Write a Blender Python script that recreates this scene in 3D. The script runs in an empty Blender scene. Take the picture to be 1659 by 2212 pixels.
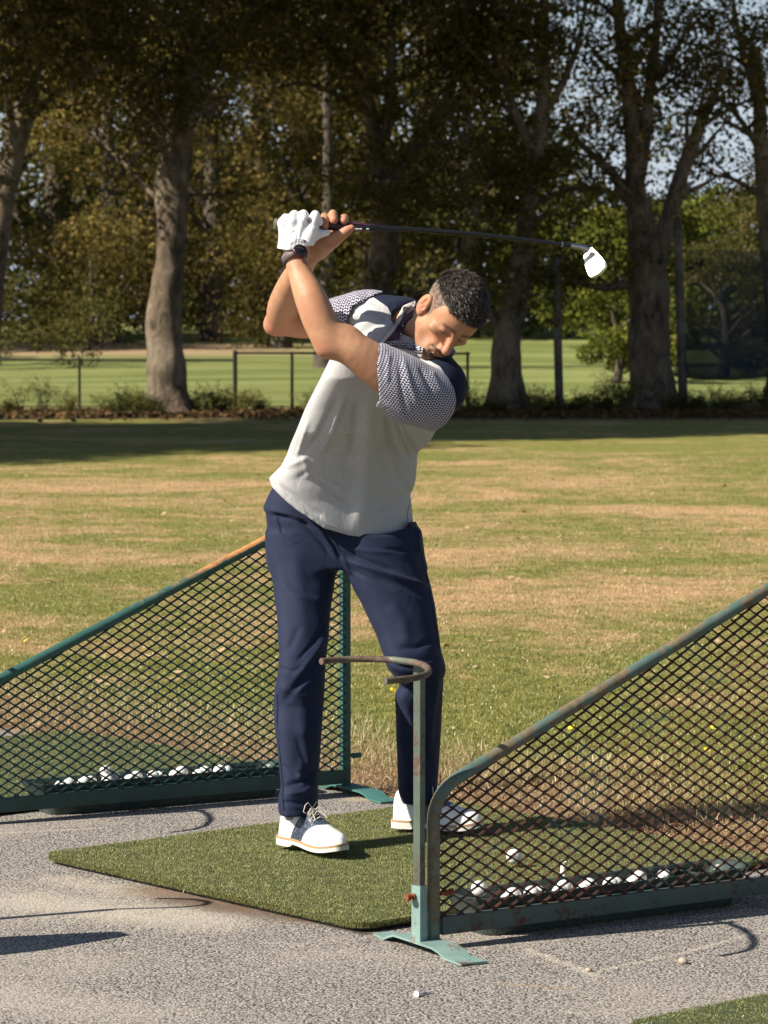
import bpy, math, random
import numpy as np
from mathutils import Vector, Matrix
rng = np.random.default_rng(7); random.seed(7)
scene = bpy.context.scene
col = scene.collection
# ------------------------------------------------------------------ camera
F = 6920.0; CU, CV = 829.5, 1106.0; EYE = np.array([0., 0., 1.55]); PITCH = math.atan(416 / F)
cam = bpy.data.cameras.new('camera'); camo = bpy.data.objects.new('camera', cam); col.objects.link(camo)
camo.location = EYE; camo.rotation_euler = (math.pi / 2 - PITCH, 0, 0)
cam.sensor_fit = 'VERTICAL'; cam.sensor_height = 36; cam.sensor_width = 27
cam.lens = 36 * F / 2212; cam.clip_start = .1; cam.clip_end = 2000
cam.dof.use_dof = True; cam.dof.focus_distance = 9.0; cam.dof.aperture_fstop = 11
scene.camera = camo
# ------------------------------------------------------------------ light
SUN_AZ = math.radians(24.5); SUN_EL = math.radians(38.5)
SD = np.array([-math.cos(SUN_AZ) * math.cos(SUN_EL), -math.sin(SUN_AZ) * math.cos(SUN_EL), math.sin(SUN_EL)])
world = bpy.data.worlds.new('World'); scene.world = world; world.use_nodes = True
wn = world.node_tree; wn.nodes.clear()
sky = wn.nodes.new('ShaderNodeTexSky'); sky.sky_type = 'NISHITA'; sky.sun_disc = False
sky.sun_elevation = SUN_EL; sky.sun_rotation = math.atan2(SD[0], SD[1]); sky.air_density = 1.0; sky.dust_density = 1.0; sky.ozone_density = 1.0
bg = wn.nodes.new('ShaderNodeBackground'); bg.inputs[1].default_value = .05
wo = wn.nodes.new('ShaderNodeOutputWorld'); tc = wn.nodes.new('ShaderNodeTexCoord'); sxyz = wn.nodes.new('ShaderNodeSeparateXYZ'); wn.links.new(tc.outputs['Generated'], sxyz.inputs[0])
mr = wn.nodes.new('ShaderNodeMapRange'); mr.interpolation_type = 'SMOOTHSTEP'; mr.inputs[1].default_value = -.02; mr.inputs[2].default_value = .20; mr.inputs[3].default_value = .85; mr.inputs[4].default_value = 0; wn.links.new(sxyz.outputs[2], mr.inputs[0])
hz = wn.nodes.new('ShaderNodeMix'); hz.data_type = 'RGBA'; hz.inputs[7].default_value = (8.0, 9.2, 11.0, 1); wn.links.new(mr.outputs[0], hz.inputs[0]); wn.links.new(sky.outputs[0], hz.inputs[6])   # pale haze low in the sky, all round
wn.links.new(hz.outputs[2], bg.inputs[0]); wn.links.new(bg.outputs[0], wo.inputs[0])
sl = bpy.data.lights.new('sun', 'SUN'); sl.energy = 5.0; sl.angle = math.radians(.53); sl.color = (1, .92, .79)
so = bpy.data.objects.new('sun', sl); col.objects.link(so); so.rotation_euler = Vector(SD).to_track_quat('Z', 'Y').to_euler()
scene.view_settings.view_transform = 'Standard'; scene.view_settings.look = 'None'
scene.view_settings.gamma = 1; scene.view_settings.use_curve_mapping = False; scene.view_settings.exposure = 0.80
scene.render.engine = 'CYCLES'
# ------------------------------------------------------------------ measuring helpers: photo pixel (1659x2212) <-> place
def ray(u, v):
    a = (u - CU) / F; b = (CV - v) / F
    return np.array([a, math.cos(PITCH) + b * math.sin(PITCH), -math.sin(PITCH) + b * math.cos(PITCH)])
def at(u, v, Y):
    r = ray(u, v); return EYE + r * (Y / r[1])
def gp(u, v, z=0.):
    r = ray(u, v); return EYE + r * ((z - EYE[2]) / r[2])
def proj(P):
    d = P - EYE; fw = d[:, 1] * math.cos(PITCH) - d[:, 2] * math.sin(PITCH); up = d[:, 1] * math.sin(PITCH) + d[:, 2] * math.cos(PITCH)
    return CU + F * d[:, 0] / fw, CV - F * up / fw
def V3(*a): return np.array(a, float)
MAT_Z = .035
# ------------------------------------------------------------------ mesh helpers
def mesh_from(verts, faces, smooth=False):
    """verts Nx3, faces: list of lists, or Mx3/Mx4 array"""
    me = bpy.data.meshes.new('m'); verts = np.asarray(verts, np.float32)
    if isinstance(faces, np.ndarray):
        n, k = faces.shape
        me.vertices.add(len(verts)); me.vertices.foreach_set('co', verts.ravel())
        me.loops.add(n * k); me.loops.foreach_set('vertex_index', faces.astype(np.int32).ravel())
        me.polygons.add(n); me.polygons.foreach_set('loop_start', (np.arange(n) * k).astype(np.int32))
        me.update(calc_edges=True)
    else:
        me.from_pydata(verts.tolist(), [], faces); me.update()
    if smooth: me.polygons.foreach_set('use_smooth', np.ones(len(me.polygons), bool))
    return me
class MB:
    """collects shapes into one mesh"""
    def __init__(s): s.v = []; s.f = []; s.n = 0; s.fs = []
    def add(s, verts, faces, sm=False):
        s.v.append(np.asarray(verts, float)); s.f += [[i + s.n for i in f] for f in faces]; s.fs += [sm] * len(faces); s.n += len(verts)
    def box(s, c, size, axes=None):
        c = np.asarray(c, float); h = np.asarray(size, float) / 2
        ax = np.eye(3) if axes is None else np.array([np.asarray(a, float) / np.linalg.norm(a) for a in axes])
        vs = [c + ax[0] * h[0] * i + ax[1] * h[1] * j + ax[2] * h[2] * k for i in (-1, 1) for j in (-1, 1) for k in (-1, 1)]
        s.add(vs, [[0, 1, 3, 2], [4, 6, 7, 5], [0, 4, 5, 1], [2, 3, 7, 6], [0, 2, 6, 4], [1, 5, 7, 3]])
    def tube(s, pts, r, seg=10, caps=True, sm=True, flat=None, rot=0):
        pts = [np.asarray(p, float) for p in pts]; n = len(pts)
        rr = [r] * n if np.isscalar(r) else list(r)
        tan = []
        for i in range(n):
            t = pts[min(i + 1, n - 1)] - pts[max(i - 1, 0)]; tan.append(t / (np.linalg.norm(t) + 1e-9))
        up = V3(0, 0, 1) if abs(tan[0][2]) < .9 else V3(0, 1, 0)
        a = np.cross(tan[0], up); a /= np.linalg.norm(a); vs = []
        for i in range(n):
            a = a - tan[i] * a.dot(tan[i]); a /= np.linalg.norm(a); b = np.cross(tan[i], a)
            for k in range(seg):
                th = 2 * math.pi * k / seg + rot; fa, fb = (1, 1) if flat is None else flat
                vs.append(pts[i] + (a * math.cos(th) * fa + b * math.sin(th) * fb) * rr[i])
        fc = [[i * seg + k, i * seg + (k + 1) % seg, (i + 1) * seg + (k + 1) % seg, (i + 1) * seg + k] for i in range(n - 1) for k in range(seg)]
        s.add(vs, fc, sm)
        if caps:
            s.add(vs[:seg], [list(range(seg))[::-1]]); s.add(vs[-seg:], [list(range(seg))])
    def lathe(s, prof, origin=(0, 0, 0), axes=None, seg=24, sm=True):
        ax = np.eye(3) if axes is None else np.array(axes); o = np.asarray(origin, float); vs = []
        for (r, z) in prof:
            for k in range(seg):
                th = 2 * math.pi * k / seg; vs.append(o + ax[0] * r * math.cos(th) + ax[1] * r * math.sin(th) + ax[2] * z)
        s.add(vs, [[i * seg + k, i * seg + (k + 1) % seg, (i + 1) * seg + (k + 1) % seg, (i + 1) * seg + k] for i in range(len(prof) - 1) for k in range(seg)], sm)
    def prism(s, poly, d0, d1):
        """poly: list of 3-D points; extruded from +d0 to +d1"""
        p = [np.asarray(q, float) for q in poly]; n = len(p); d0 = np.asarray(d0, float); d1 = np.asarray(d1, float)
        s.add([q + d0 for q in p] + [q + d1 for q in p], [list(range(n))[::-1], list(range(n, 2 * n))] + [[i, (i + 1) % n, (i + 1) % n + n, i + n] for i in range(n)])
    def build(s, name, m, parent=None, **kw):
        me = mesh_from(np.concatenate(s.v), s.f); me.polygons.foreach_set('use_smooth', np.array(s.fs, bool)); return link(name, me, m, parent, **kw)
def link(name, me, m, parent=None, label=None, cat=None, group=None, kind=None):
    me.name = name; o = bpy.data.objects.new(name, me); col.objects.link(o)
    if m is not None and not me.materials: me.materials.append(m)
    if parent is not None:
        o.parent = parent
        pl = Matrix.Translation(parent.location) if parent.parent is None else parent.matrix_basis
        if parent.type == 'EMPTY': o.matrix_parent_inverse = Matrix.Translation(-parent.location) @ Matrix.Identity(4)
    tag(o, label, cat, group, kind); return o
def tag(o, label=None, cat=None, group=None, kind=None):
    if label: o['label'] = label
    if cat: o['category'] = cat
    if group: o['group'] = group
    if kind: o['kind'] = kind
    return o
def empty(name, loc, label, cat, group=None):
    o = bpy.data.objects.new(name, None); col.objects.link(o); o.location = Vector([float(x) for x in loc]); o.empty_display_size = .1
    return tag(o, label, cat, group)
def tree_copy(o, loc=None, parent=None):
    c = o.copy(); col.objects.link(c)
    if parent is not None: c.parent = parent
    if loc is not None: c.location = loc
    for ch in list(o.children): tree_copy(ch, None, c)
    return c
# ------------------------------------------------------------------ materials
class NT:
    def __init__(s, name):
        s.m = bpy.data.materials.new(name); s.m.use_nodes = True; s.t = s.m.node_tree; s.t.nodes.clear()
        s.out = s.t.nodes.new('ShaderNodeOutputMaterial')
    def n(s, typ, **kw):
        nd = s.t.nodes.new(typ)
        for k, v in kw.items(): setattr(nd, k, v)
        return nd
    def set(s, sock, v):
        if isinstance(v, bpy.types.NodeSocket): s.t.links.new(v, sock)
        elif v is not None:
            if sock.type == 'RGBA' and not np.isscalar(v) and len(v) == 3: v = (*v, 1)
            sock.default_value = v
    def math(s, op, a, b=None, c=None, clamp=False):
        nd = s.n('ShaderNodeMath', operation=op, use_clamp=clamp); s.set(nd.inputs[0], a)
        if b is not None: s.set(nd.inputs[1], b)
        if c is not None: s.set(nd.inputs[2], c)
        return nd.outputs[0]
    def mix(s, f, a, b, mode='MIX'):
        nd = s.n('ShaderNodeMix', data_type='RGBA', blend_type=mode); s.set(nd.inputs[0], f); s.set(nd.inputs[6], a); s.set(nd.inputs[7], b); return nd.outputs[2]
    def obj(s, scale=None, kind='Object'):
        o = s.n('ShaderNodeTexCoord').outputs[kind]
        if kind == 'Object' : o = s.n('ShaderNodeNewGeometry').outputs['Position']
        if scale is not None:
            mp = s.n('ShaderNodeMapping'); s.set(mp.inputs[0], o); mp.inputs['Scale'].default_value = scale; o = mp.outputs[0]
        return o
    def noise(s, vec, scale, detail=3, rough=.55, out=0, dist=0):
        nd = s.n('ShaderNodeTexNoise'); s.set(nd.inputs['Vector'], vec); nd.inputs['Scale'].default_value = scale; nd.inputs['Detail'].default_value = detail
        nd.inputs['Roughness'].default_value = rough; nd.inputs['Distortion'].default_value = dist; return nd.outputs[out]
    def vor(s, vec, scale, feature='F1', out='Distance', rand=1):
        nd = s.n('ShaderNodeTexVoronoi', feature=feature); s.set(nd.inputs['Vector'], vec); nd.inputs['Scale'].default_value = scale; nd.inputs['Randomness'].default_value = rand; return nd.outputs[out]
    def ramp(s, f, stops, interp='LINEAR'):
        nd = s.n('ShaderNodeValToRGB'); nd.color_ramp.interpolation = interp; cr = nd.color_ramp
        while len(cr.elements) < len(stops): cr.elements.new(.5)
        for e, (p, c) in zip(cr.elements, stops):
            e.position = p; e.color = (*c, 1) if not np.isscalar(c) else (c, c, c, 1)
        s.set(nd.inputs[0], f); return nd.outputs[0]
    def rampf(s, f, lo, hi):
        nd = s.n('ShaderNodeMapRange', clamp=True); s.set(nd.inputs[0], f); nd.inputs[1].default_value = lo; nd.inputs[2].default_value = hi; return nd.outputs[0]
    def bump(s, h, strength=.3, dist=.01, normal=None):
        nd = s.n('ShaderNodeBump'); nd.inputs['Strength'].default_value = strength; nd.inputs['Distance'].default_value = dist; s.set(nd.inputs['Height'], h)
        if normal is not None: s.set(nd.inputs['Normal'], normal)
        return nd.outputs[0]
    def bsdf(s, color, rough=.6, normal=None, metal=0, spec=.5, **kw):
        b = s.n('ShaderNodeBsdfPrincipled'); s.set(b.inputs['Base Color'], color); s.set(b.inputs['Roughness'], rough); s.set(b.inputs['Metallic'], metal)
        s.set(b.inputs['Specular IOR Level'], spec)
        if normal is not None: s.set(b.inputs['Normal'], normal)
        for k, v in kw.items(): s.set(b.inputs[k.replace('_', ' ')], v)
        s.t.links.new(b.outputs[0], s.out.inputs[0]); return b
def simple(name, c, rough=.6, metal=0, spec=.5, bump=0, bscale=200, var=0, vscale=20, **kw):
    t = NT(name); P = t.obj(); cc = c; nm = None
    if var: cc = t.mix(t.rampf(t.noise(P, vscale, 4), .3, .7), tuple(x * (1 - var) for x in c), tuple(min(1, x * (1 + var)) for x in c))
    if bump: nm = t.bump(t.noise(P, bscale, 2), bump, .002)
    t.bsdf(cc, rough, nm, metal, spec, **kw); return t.m
def mat_asphalt():
    t = NT('asphalt'); P = t.obj()
    wob = t.noise(P, 60, 2, out=1); vec = t.n('ShaderNodeVectorMath', operation='MULTIPLY_ADD'); t.set(vec.inputs[0], wob); vec.inputs[1].default_value = (.006,) * 3; t.set(vec.inputs[2], P)
    v1 = t.n('ShaderNodeTexVoronoi'); t.set(v1.inputs['Vector'], vec.outputs[0]); v1.inputs['Scale'].default_value = 155
    v2 = t.n('ShaderNodeTexVoronoi'); t.set(v2.inputs['Vector'], vec.outputs[0]); v2.inputs['Scale'].default_value = 210
    sep = t.n('ShaderNodeSeparateColor'); t.set(sep.inputs[0], v1.outputs['Color'])
    stone = t.ramp(sep.outputs[0], [(0, (.22, .20, .182)), (.35, (.33, .298, .268)), (.7, (.43, .385, .345)), (.93, (.54, .49, .44)), (1, (.72, .65, .58))])
    sep2 = t.n('ShaderNodeSeparateColor'); t.set(sep2.inputs[0], v2.outputs['Color'])
    fine = t.ramp(sep2.outputs[1], [(0, (.25, .23, .205)), (.6, (.39, .355, .32)), (1, (.54, .49, .45))])
    c = t.mix(.5, stone, fine)
    gap = t.rampf(v1.outputs['Distance'], .62, .42)   # gaps between stones hold binder
    c = t.mix(gap, (.05, .047, .045), c)
    dust = t.rampf(t.noise(P, 1.6, 5, .6), .48, .72)
    c = t.mix(t.math('MULTIPLY', dust, .3), c, (.46, .41, .34))
    # sandy smears near the mat edge and thin pale seams
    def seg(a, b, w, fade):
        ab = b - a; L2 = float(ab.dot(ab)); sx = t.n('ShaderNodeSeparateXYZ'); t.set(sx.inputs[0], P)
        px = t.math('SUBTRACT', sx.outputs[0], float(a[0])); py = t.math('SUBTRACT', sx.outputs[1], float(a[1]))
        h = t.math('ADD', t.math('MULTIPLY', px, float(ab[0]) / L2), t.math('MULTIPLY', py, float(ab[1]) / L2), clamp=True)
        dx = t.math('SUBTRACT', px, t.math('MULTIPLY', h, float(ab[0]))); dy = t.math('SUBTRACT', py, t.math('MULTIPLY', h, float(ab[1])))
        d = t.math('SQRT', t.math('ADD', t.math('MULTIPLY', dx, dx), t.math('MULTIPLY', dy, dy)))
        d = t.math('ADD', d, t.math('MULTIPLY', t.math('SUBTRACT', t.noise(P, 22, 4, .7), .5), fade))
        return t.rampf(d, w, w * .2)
    g = lambda u, v: gp(u, v)[:2]
    for (a, b, w, fd, k, cl) in [((1140, 2051), (1290, 2108), .022, .08, .45, (.5, .45, .36)), ((1290, 2098), (1500, 2052), .012, .06, .4, (.5, .45, .36)), ((1500, 2052), (1662, 2005), .012, .06, .4, (.5, .45, .36)),
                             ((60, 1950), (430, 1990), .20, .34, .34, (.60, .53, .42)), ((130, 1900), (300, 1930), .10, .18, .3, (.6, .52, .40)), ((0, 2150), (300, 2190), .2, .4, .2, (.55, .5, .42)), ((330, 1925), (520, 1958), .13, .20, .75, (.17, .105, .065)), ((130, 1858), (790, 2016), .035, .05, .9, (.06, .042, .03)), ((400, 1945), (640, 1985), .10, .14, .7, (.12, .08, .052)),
                             ((40, 2470), (60, 2480), .01, .05, .5, (.5, .45, .36)), ((930, 2020), (1150, 1995), .03, .06, .55, (.36, .3, .21)), ((1080, 2125), (1230, 2135), .015, .07, .4, (.33, .22, .1)),
                             ((760, 1728), (900, 1722), .05, .08, .7, (.38, .32, .23)), ((0, 1800), (200, 1790), .02, .05, .45, (.45, .4, .3)), ((1210, 2186), (1330, 2190), .01, .05, .3, (.5, .45, .36))]:
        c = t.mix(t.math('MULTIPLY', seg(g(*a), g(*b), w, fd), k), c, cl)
    h = t.math('ADD', t.math('MULTIPLY', t.math('SUBTRACT', 1, v1.outputs['Distance']), .8), t.math('MULTIPLY', t.noise(P, 380, 3), .5))
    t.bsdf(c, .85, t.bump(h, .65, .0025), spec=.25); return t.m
def grass_color(t, P, leaf=True):
    """living green with patches of dry brown turf; the same field colours the soil sheet and the blades"""
    big = t.noise(t.obj((.55, .72, 1)), .62, 6, .62, dist=.5); mid = t.noise(P, 4.5, 4, .65)
    vb = t.noise(t.obj((1.1, .8, 1)), .9, 3, .5, dist=1.5); f = t.math('ADD', t.math('MULTIPLY', big, .5), t.math('ADD', t.math('MULTIPLY', mid, .25), t.math('MULTIPLY', vb, .25)))
    sx = t.n('ShaderNodeSeparateXYZ'); t.set(sx.inputs[0], P); y = sx.outputs[1]
    near = t.rampf(y, 15.0, 18.5)
    f = t.math('ADD', f, t.math('MULTIPLY', t.math('SUBTRACT', 1, near), -.06))
    far = t.rampf(y, 31, 37); f = t.math('SUBTRACT', f, t.math('MULTIPLY', far, .05))
    dry = t.math('MULTIPLY', t.rampf(f, .445, .575), .9)
    g = t.mix(t.rampf(t.noise(P, 9, 3), .3, .7), (.165, .185, .04), (.32, .30, .08))
    b = t.mix(t.rampf(t.noise(P, 14, 3), .3, .7), (.56, .34, .18), (.70, .47, .27))
    return t.mix(dry, g, b), dry
def mat_lawn():
    t = NT('lawn'); P = t.obj(); c, dry = grass_color(t, P)
    sx = t.n('ShaderNodeSeparateXYZ'); t.set(sx.inputs[0], P)
    u = t.math('ADD', t.math('MULTIPLY', sx.outputs[0], .772), t.math('MULTIPLY', sx.outputs[1], .636))
    A = MAT_A; ud = t.math('SUBTRACT', u, float(A[0] * .772 + A[1] * .636))
    edge = t.rampf(t.math('ADD', ud, t.math('MULTIPLY', t.noise(P, 4, 4), .7)), 2.9, 2.2)
    c = t.mix(edge, c, t.mix(t.rampf(t.noise(P, 30, 4), .35, .65), (.14, .085, .045), (.34, .23, .13)))
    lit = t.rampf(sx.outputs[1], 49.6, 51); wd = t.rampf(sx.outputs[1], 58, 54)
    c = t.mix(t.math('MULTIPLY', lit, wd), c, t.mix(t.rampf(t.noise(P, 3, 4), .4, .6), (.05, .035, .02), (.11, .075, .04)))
    n1 = t.noise(P, 45, 5, .7); n2 = t.noise(P, 9, 4)
    c = t.mix(t.rampf(n1, .35, .62), t.mix(.3, c, (.05, .04, .02)), c)
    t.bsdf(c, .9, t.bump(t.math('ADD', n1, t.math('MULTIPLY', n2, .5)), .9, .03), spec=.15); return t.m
def mat_blade(name, kind):
    t = NT(name); P = t.obj(); isl = t.n('ShaderNodeNewGeometry').outputs['Random Per Island']
    if kind == 'lawn':
        c, dry = grass_color(t, P); c = t.mix(isl, t.mix(.15, c, (.06, .07, .02)), t.mix(.15, c, (.6, .56, .32)))
    elif kind == 'straw': c = t.ramp(isl, [(0, (.16, .19, .05)), (.25, (.27, .3, .1)), (.5, (.45, .41, .22)), (.8, (.66, .57, .36)), (1, (.34, .2, .1))])
    elif kind == 'litter': c = t.ramp(isl, [(0, (.26, .14, .07)), (.4, (.45, .30, .16)), (.75, (.62, .46, .28)), (1, (.32, .16, .09))])
    elif kind == 'turf': c = t.ramp(t.math('ADD', t.math('MULTIPLY', isl, .75), t.math('MULTIPLY', t.noise(P, 30, 3), .25)), [(0, (.12, .125, .042)), (.35, (.19, .20, .07)), (.7, (.27, .275, .105)), (.92, (.38, .38, .17)), (1, (.52, .5, .3))])
    d = t.n('ShaderNodeBsdfDiffuse'); t.set(d.inputs[0], c); tr = t.n('ShaderNodeBsdfTranslucent'); t.set(tr.inputs[0], c)
    gl = t.n('ShaderNodeBsdfGlossy'); gl.inputs['Roughness'].default_value = .45; gl.inputs[0].default_value = (.8, .8, .75, 1)
    m1 = t.n('ShaderNodeMixShader'); m1.inputs[0].default_value = .3 if kind != 'turf' else .12; t.t.links.new(d.outputs[0], m1.inputs[1]); t.t.links.new(tr.outputs[0], m1.inputs[2])
    m2 = t.n('ShaderNodeMixShader'); m2.inputs[0].default_value = .05; t.t.links.new(m1.outputs[0], m2.inputs[1]); t.t.links.new(gl.outputs[0], m2.inputs[2])
    t.t.links.new(m2.outputs[0], t.out.inputs[0]); return t.m
def mat_leaf(name, stops):
    t = NT(name); P = t.obj(); isl = t.n('ShaderNodeNewGeometry').outputs['Random Per Island']
    f = t.math('ADD', t.math('MULTIPLY', isl, .55), t.math('MULTIPLY', t.rampf(t.noise(P, .9, 3), .3, .7), .45))
    c = t.ramp(f, stops); d = t.n('ShaderNodeBsdfDiffuse'); t.set(d.inputs[0], c); tr = t.n('ShaderNodeBsdfTranslucent'); t.set(tr.inputs[0], t.mix(.3, c, (.3, .28, .04)))
    m1 = t.n('ShaderNodeMixShader'); m1.inputs[0].default_value = .22; t.t.links.new(d.outputs[0], m1.inputs[1]); t.t.links.new(tr.outputs[0], m1.inputs[2])
    t.t.links.new(m1.outputs[0], t.out.inputs[0]); return t.m
def mat_bark(name='bark', a=(.055, .042, .030), b=(.24, .185, .13)):
    t = NT(name); P = t.obj((1, 1, .5)); n = t.noise(P, 5.5, 7, .7, dist=.9); w = t.noise(t.obj(), 1.3, 3)
    c = t.mix(t.rampf(n, .35, .65), a, b); c = t.mix(t.math('MULTIPLY', t.rampf(w, .5, .7), .4), c, (.36, .30, .22))
    t.bsdf(c, .95, t.bump(n, 1, .08), spec=.1); return t.m
def mat_paint(name, paint, rusty, seed=0., rustc=((.1, .045, .02), (.22, .1, .045)), top=None):
    t = NT(name); P = t.obj(); mp = t.n('ShaderNodeMapping'); t.set(mp.inputs[0], P); mp.inputs['Location'].default_value = (seed, seed * 2, seed); P = mp.outputs[0]
    n = t.noise(P, 7, 6, .7); n2 = t.noise(P, 70, 4, .7); f = t.math('ADD', t.math('MULTIPLY', n, .75), t.math('MULTIPLY', n2, .25))
    r = t.rampf(f, rusty, rusty + .06)
    if top:
        g = t.n('ShaderNodeNewGeometry'); s1 = t.n('ShaderNodeSeparateXYZ'); t.set(s1.inputs[0], g.outputs['Position']); s2 = t.n('ShaderNodeSeparateXYZ'); t.set(s2.inputs[0], g.outputs['Normal'])
        w = t.math('MULTIPLY', t.rampf(t.math('ADD', s1.outputs[2], t.math('MULTIPLY', f, .5)), top, top + .12), t.rampf(t.math('ADD', s2.outputs[2], t.math('MULTIPLY', t.math('SUBTRACT', n2, .5), .8)), .25, .45)); r = t.math('MAXIMUM', r, w)
    pc = t.mix(t.rampf(t.noise(P, 15, 4), .3, .7), tuple(x * .8 for x in paint), tuple(x * 1.15 for x in paint))
    rc = t.mix(t.rampf(t.noise(P, 40, 3), .3, .7), *rustc)
    t.bsdf(t.mix(r, pc, rc), t.math('ADD', t.math('MULTIPLY', r, .35), .42), t.bump(t.math('ADD', f, t.math('MULTIPLY', n2, .3)), .35, .003), spec=.4); return t.m
def mat_fabric(name, c, c2=None, scale=900, bump=.25, rough=.9, sheen=.2, wrinkle=.32):
    t = NT(name); P = t.obj(); cc = c
    n = t.noise(P, scale, 2); n3 = t.noise(P, 6, 3)
    if c2: cc = t.mix(t.rampf(t.noise(t.obj((1, 1, 3)), 260, 3, .7), .3, .7), c, c2)
    rg = t.math('ABSOLUTE', t.math('SUBTRACT', t.noise(t.obj((1, 1, .55)), 13, 3, .5, dist=.8), .5))
    wr = t.bump(t.math('MULTIPLY', t.rampf(rg, .0, .09), t.rampf(t.noise(P, 5, 2), .35, .6)), wrinkle, .006)
    t.bsdf(cc, rough, t.bump(t.math('ADD', n, t.math('MULTIPLY', n3, 2.5)), bump, .004, wr), spec=.2, Sheen_Weight=sheen, Sheen_Roughness=.5); return t.m
def mat_knit():
    t = NT('patterned_knit'); uv = t.n('ShaderNodeUVMap'); sp = t.n('ShaderNodeSeparateXYZ'); t.set(sp.inputs[0], uv.outputs[0])
    cu = t.math('DIVIDE', sp.outputs[0], .0078); cl = t.math('FLOOR', cu); fu = t.math('SUBTRACT', t.math('SUBTRACT', cu, cl), .5)
    sg = t.math('SUBTRACT', t.math('MULTIPLY', t.math('MODULO', t.math('ADD', cl, 1000), 2.), 2.), 1.)
    vv = t.math('ADD', t.math('DIVIDE', sp.outputs[1], .0072), t.math('MULTIPLY', t.math('MULTIPLY', sg, fu), .75)); fv = t.math('SUBTRACT', t.math('FRACT', vv), .5)
    d = t.math('ADD', t.math('POWER', t.math('ABSOLUTE', t.math('MULTIPLY', fu, 2.35)), 2.4), t.math('POWER', t.math('ABSOLUTE', t.math('MULTIPLY', fv, 2.9)), 2.2))
    m = t.rampf(d, 1.0, .7); c = t.mix(m, (.012, .012, .045), (.54, .53, .60)); P = t.obj()
    t.bsdf(c, .85, t.bump(t.math('ADD', t.noise(P, 900, 2), t.math('MULTIPLY', t.noise(P, 14, 3), 3)), .25, .004), spec=.2, Sheen_Weight=.15); return t.m
def mat_skin(name='skin'):
    t = NT(name); P = t.obj(); at_ = t.n('ShaderNodeAttribute', attribute_name='tone'); sp = t.n('ShaderNodeSeparateColor'); t.set(sp.inputs[0], at_.outputs['Color'])
    n = t.rampf(t.noise(P, 28, 4, .6), .3, .7); n2 = t.rampf(t.noise(P, 160, 3, .6), .3, .7)
    c = t.mix(n, (.42, .215, .115), (.50, .285, .165)); c = t.mix(t.math('MULTIPLY', n2, .3), c, (.38, .17, .11))
    c = t.mix(t.math('MULTIPLY', t.rampf(t.noise(P, 9, 4, .6), .42, .68), .55), c, (.40, .165, .09))
    c = t.mix(sp.outputs[0], c, (.46, .16, .1))                       # blood-red tone: nose, lips, knuckles, ear
    st = t.math('MULTIPLY', sp.outputs[1], t.math('ADD', .5, t.math('MULTIPLY', t.rampf(t.noise(P, 700, 2), .35, .6), .5)))
    c = t.mix(st, c, (.055, .035, .025))                               # beard and brow hair
    c = t.mix(sp.outputs[2], c, t.mix(t.rampf(t.noise(P, 600, 2), .4, .6), (.10, .07, .055), (.30, .2, .15)))   # shaved scalp
    b = t.bsdf(c, .52, t.bump(t.math('ADD', t.noise(P, 420, 3, .6), t.math('MULTIPLY', t.noise(P, 38, 3), 3.0)), .17, .003), spec=.35, Subsurface_Weight=.12, Subsurface_Scale=.01); return t.m
# ------------------------------------------------------------------ distance-field sculpting (numpy) -> one continuous surface
def smin(a, b, k):
    h = np.clip(.5 + .5 * (b - a) / k, 0, 1); return b + (a - b) * h - k * h * (1 - h)
def smax(a, b, k): return -smin(-a, -b, k)
def cone(P, a, b, ra, rb):
    a = np.asarray(a, np.float32); b = np.asarray(b, np.float32); ab = b - a; L = float(ab.dot(ab)) + 1e-12
    h = np.clip(((P - a) @ ab) / L, 0, 1); return np.linalg.norm(P - a - h[:, None] * ab, axis=1) - (ra + (rb - ra) * h)
def chain(P, pts, rs, k=0.):
    d = None
    for i in range(len(pts) - 1):
        c = cone(P, pts[i], pts[i + 1], rs[i], rs[i + 1]); d = c if d is None else (smin(d, c, k) if k else np.minimum(d, c))
    return d
def schain(P, pts, rs, n=4):
    pts = np.array(pts, float); rs = np.array(rs, float); m = len(pts); pp = np.vstack([2 * pts[0] - pts[1], pts, 2 * pts[-1] - pts[-2]]); r2 = np.concatenate([[rs[0]], rs, [rs[-1]]])
    op, orr = [], []
    for i in range(m - 1):
        for t in np.linspace(0, 1, n, endpoint=False):
            w = np.array([-t + 2 * t**2 - t**3, 2 - 5 * t**2 + 3 * t**3, t + 4 * t**2 - 3 * t**3, -t**2 + t**3]) / 2
            op.append(w @ pp[i:i + 4]); orr.append(float(w @ r2[i:i + 4]))
    op.append(pts[-1]); orr.append(rs[-1]); return chain(P, op, orr)
def ell(P, c, r, ax=None):
    q = P - np.asarray(c, np.float32)
    if ax is not None: q = q @ np.asarray(ax, np.float32).T
    r = np.asarray(r, np.float32); k0 = np.linalg.norm(q / r, axis=1); k1 = np.linalg.norm(q / (r * r), axis=1) + 1e-9
    return k0 * (k0 - 1) / k1
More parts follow.
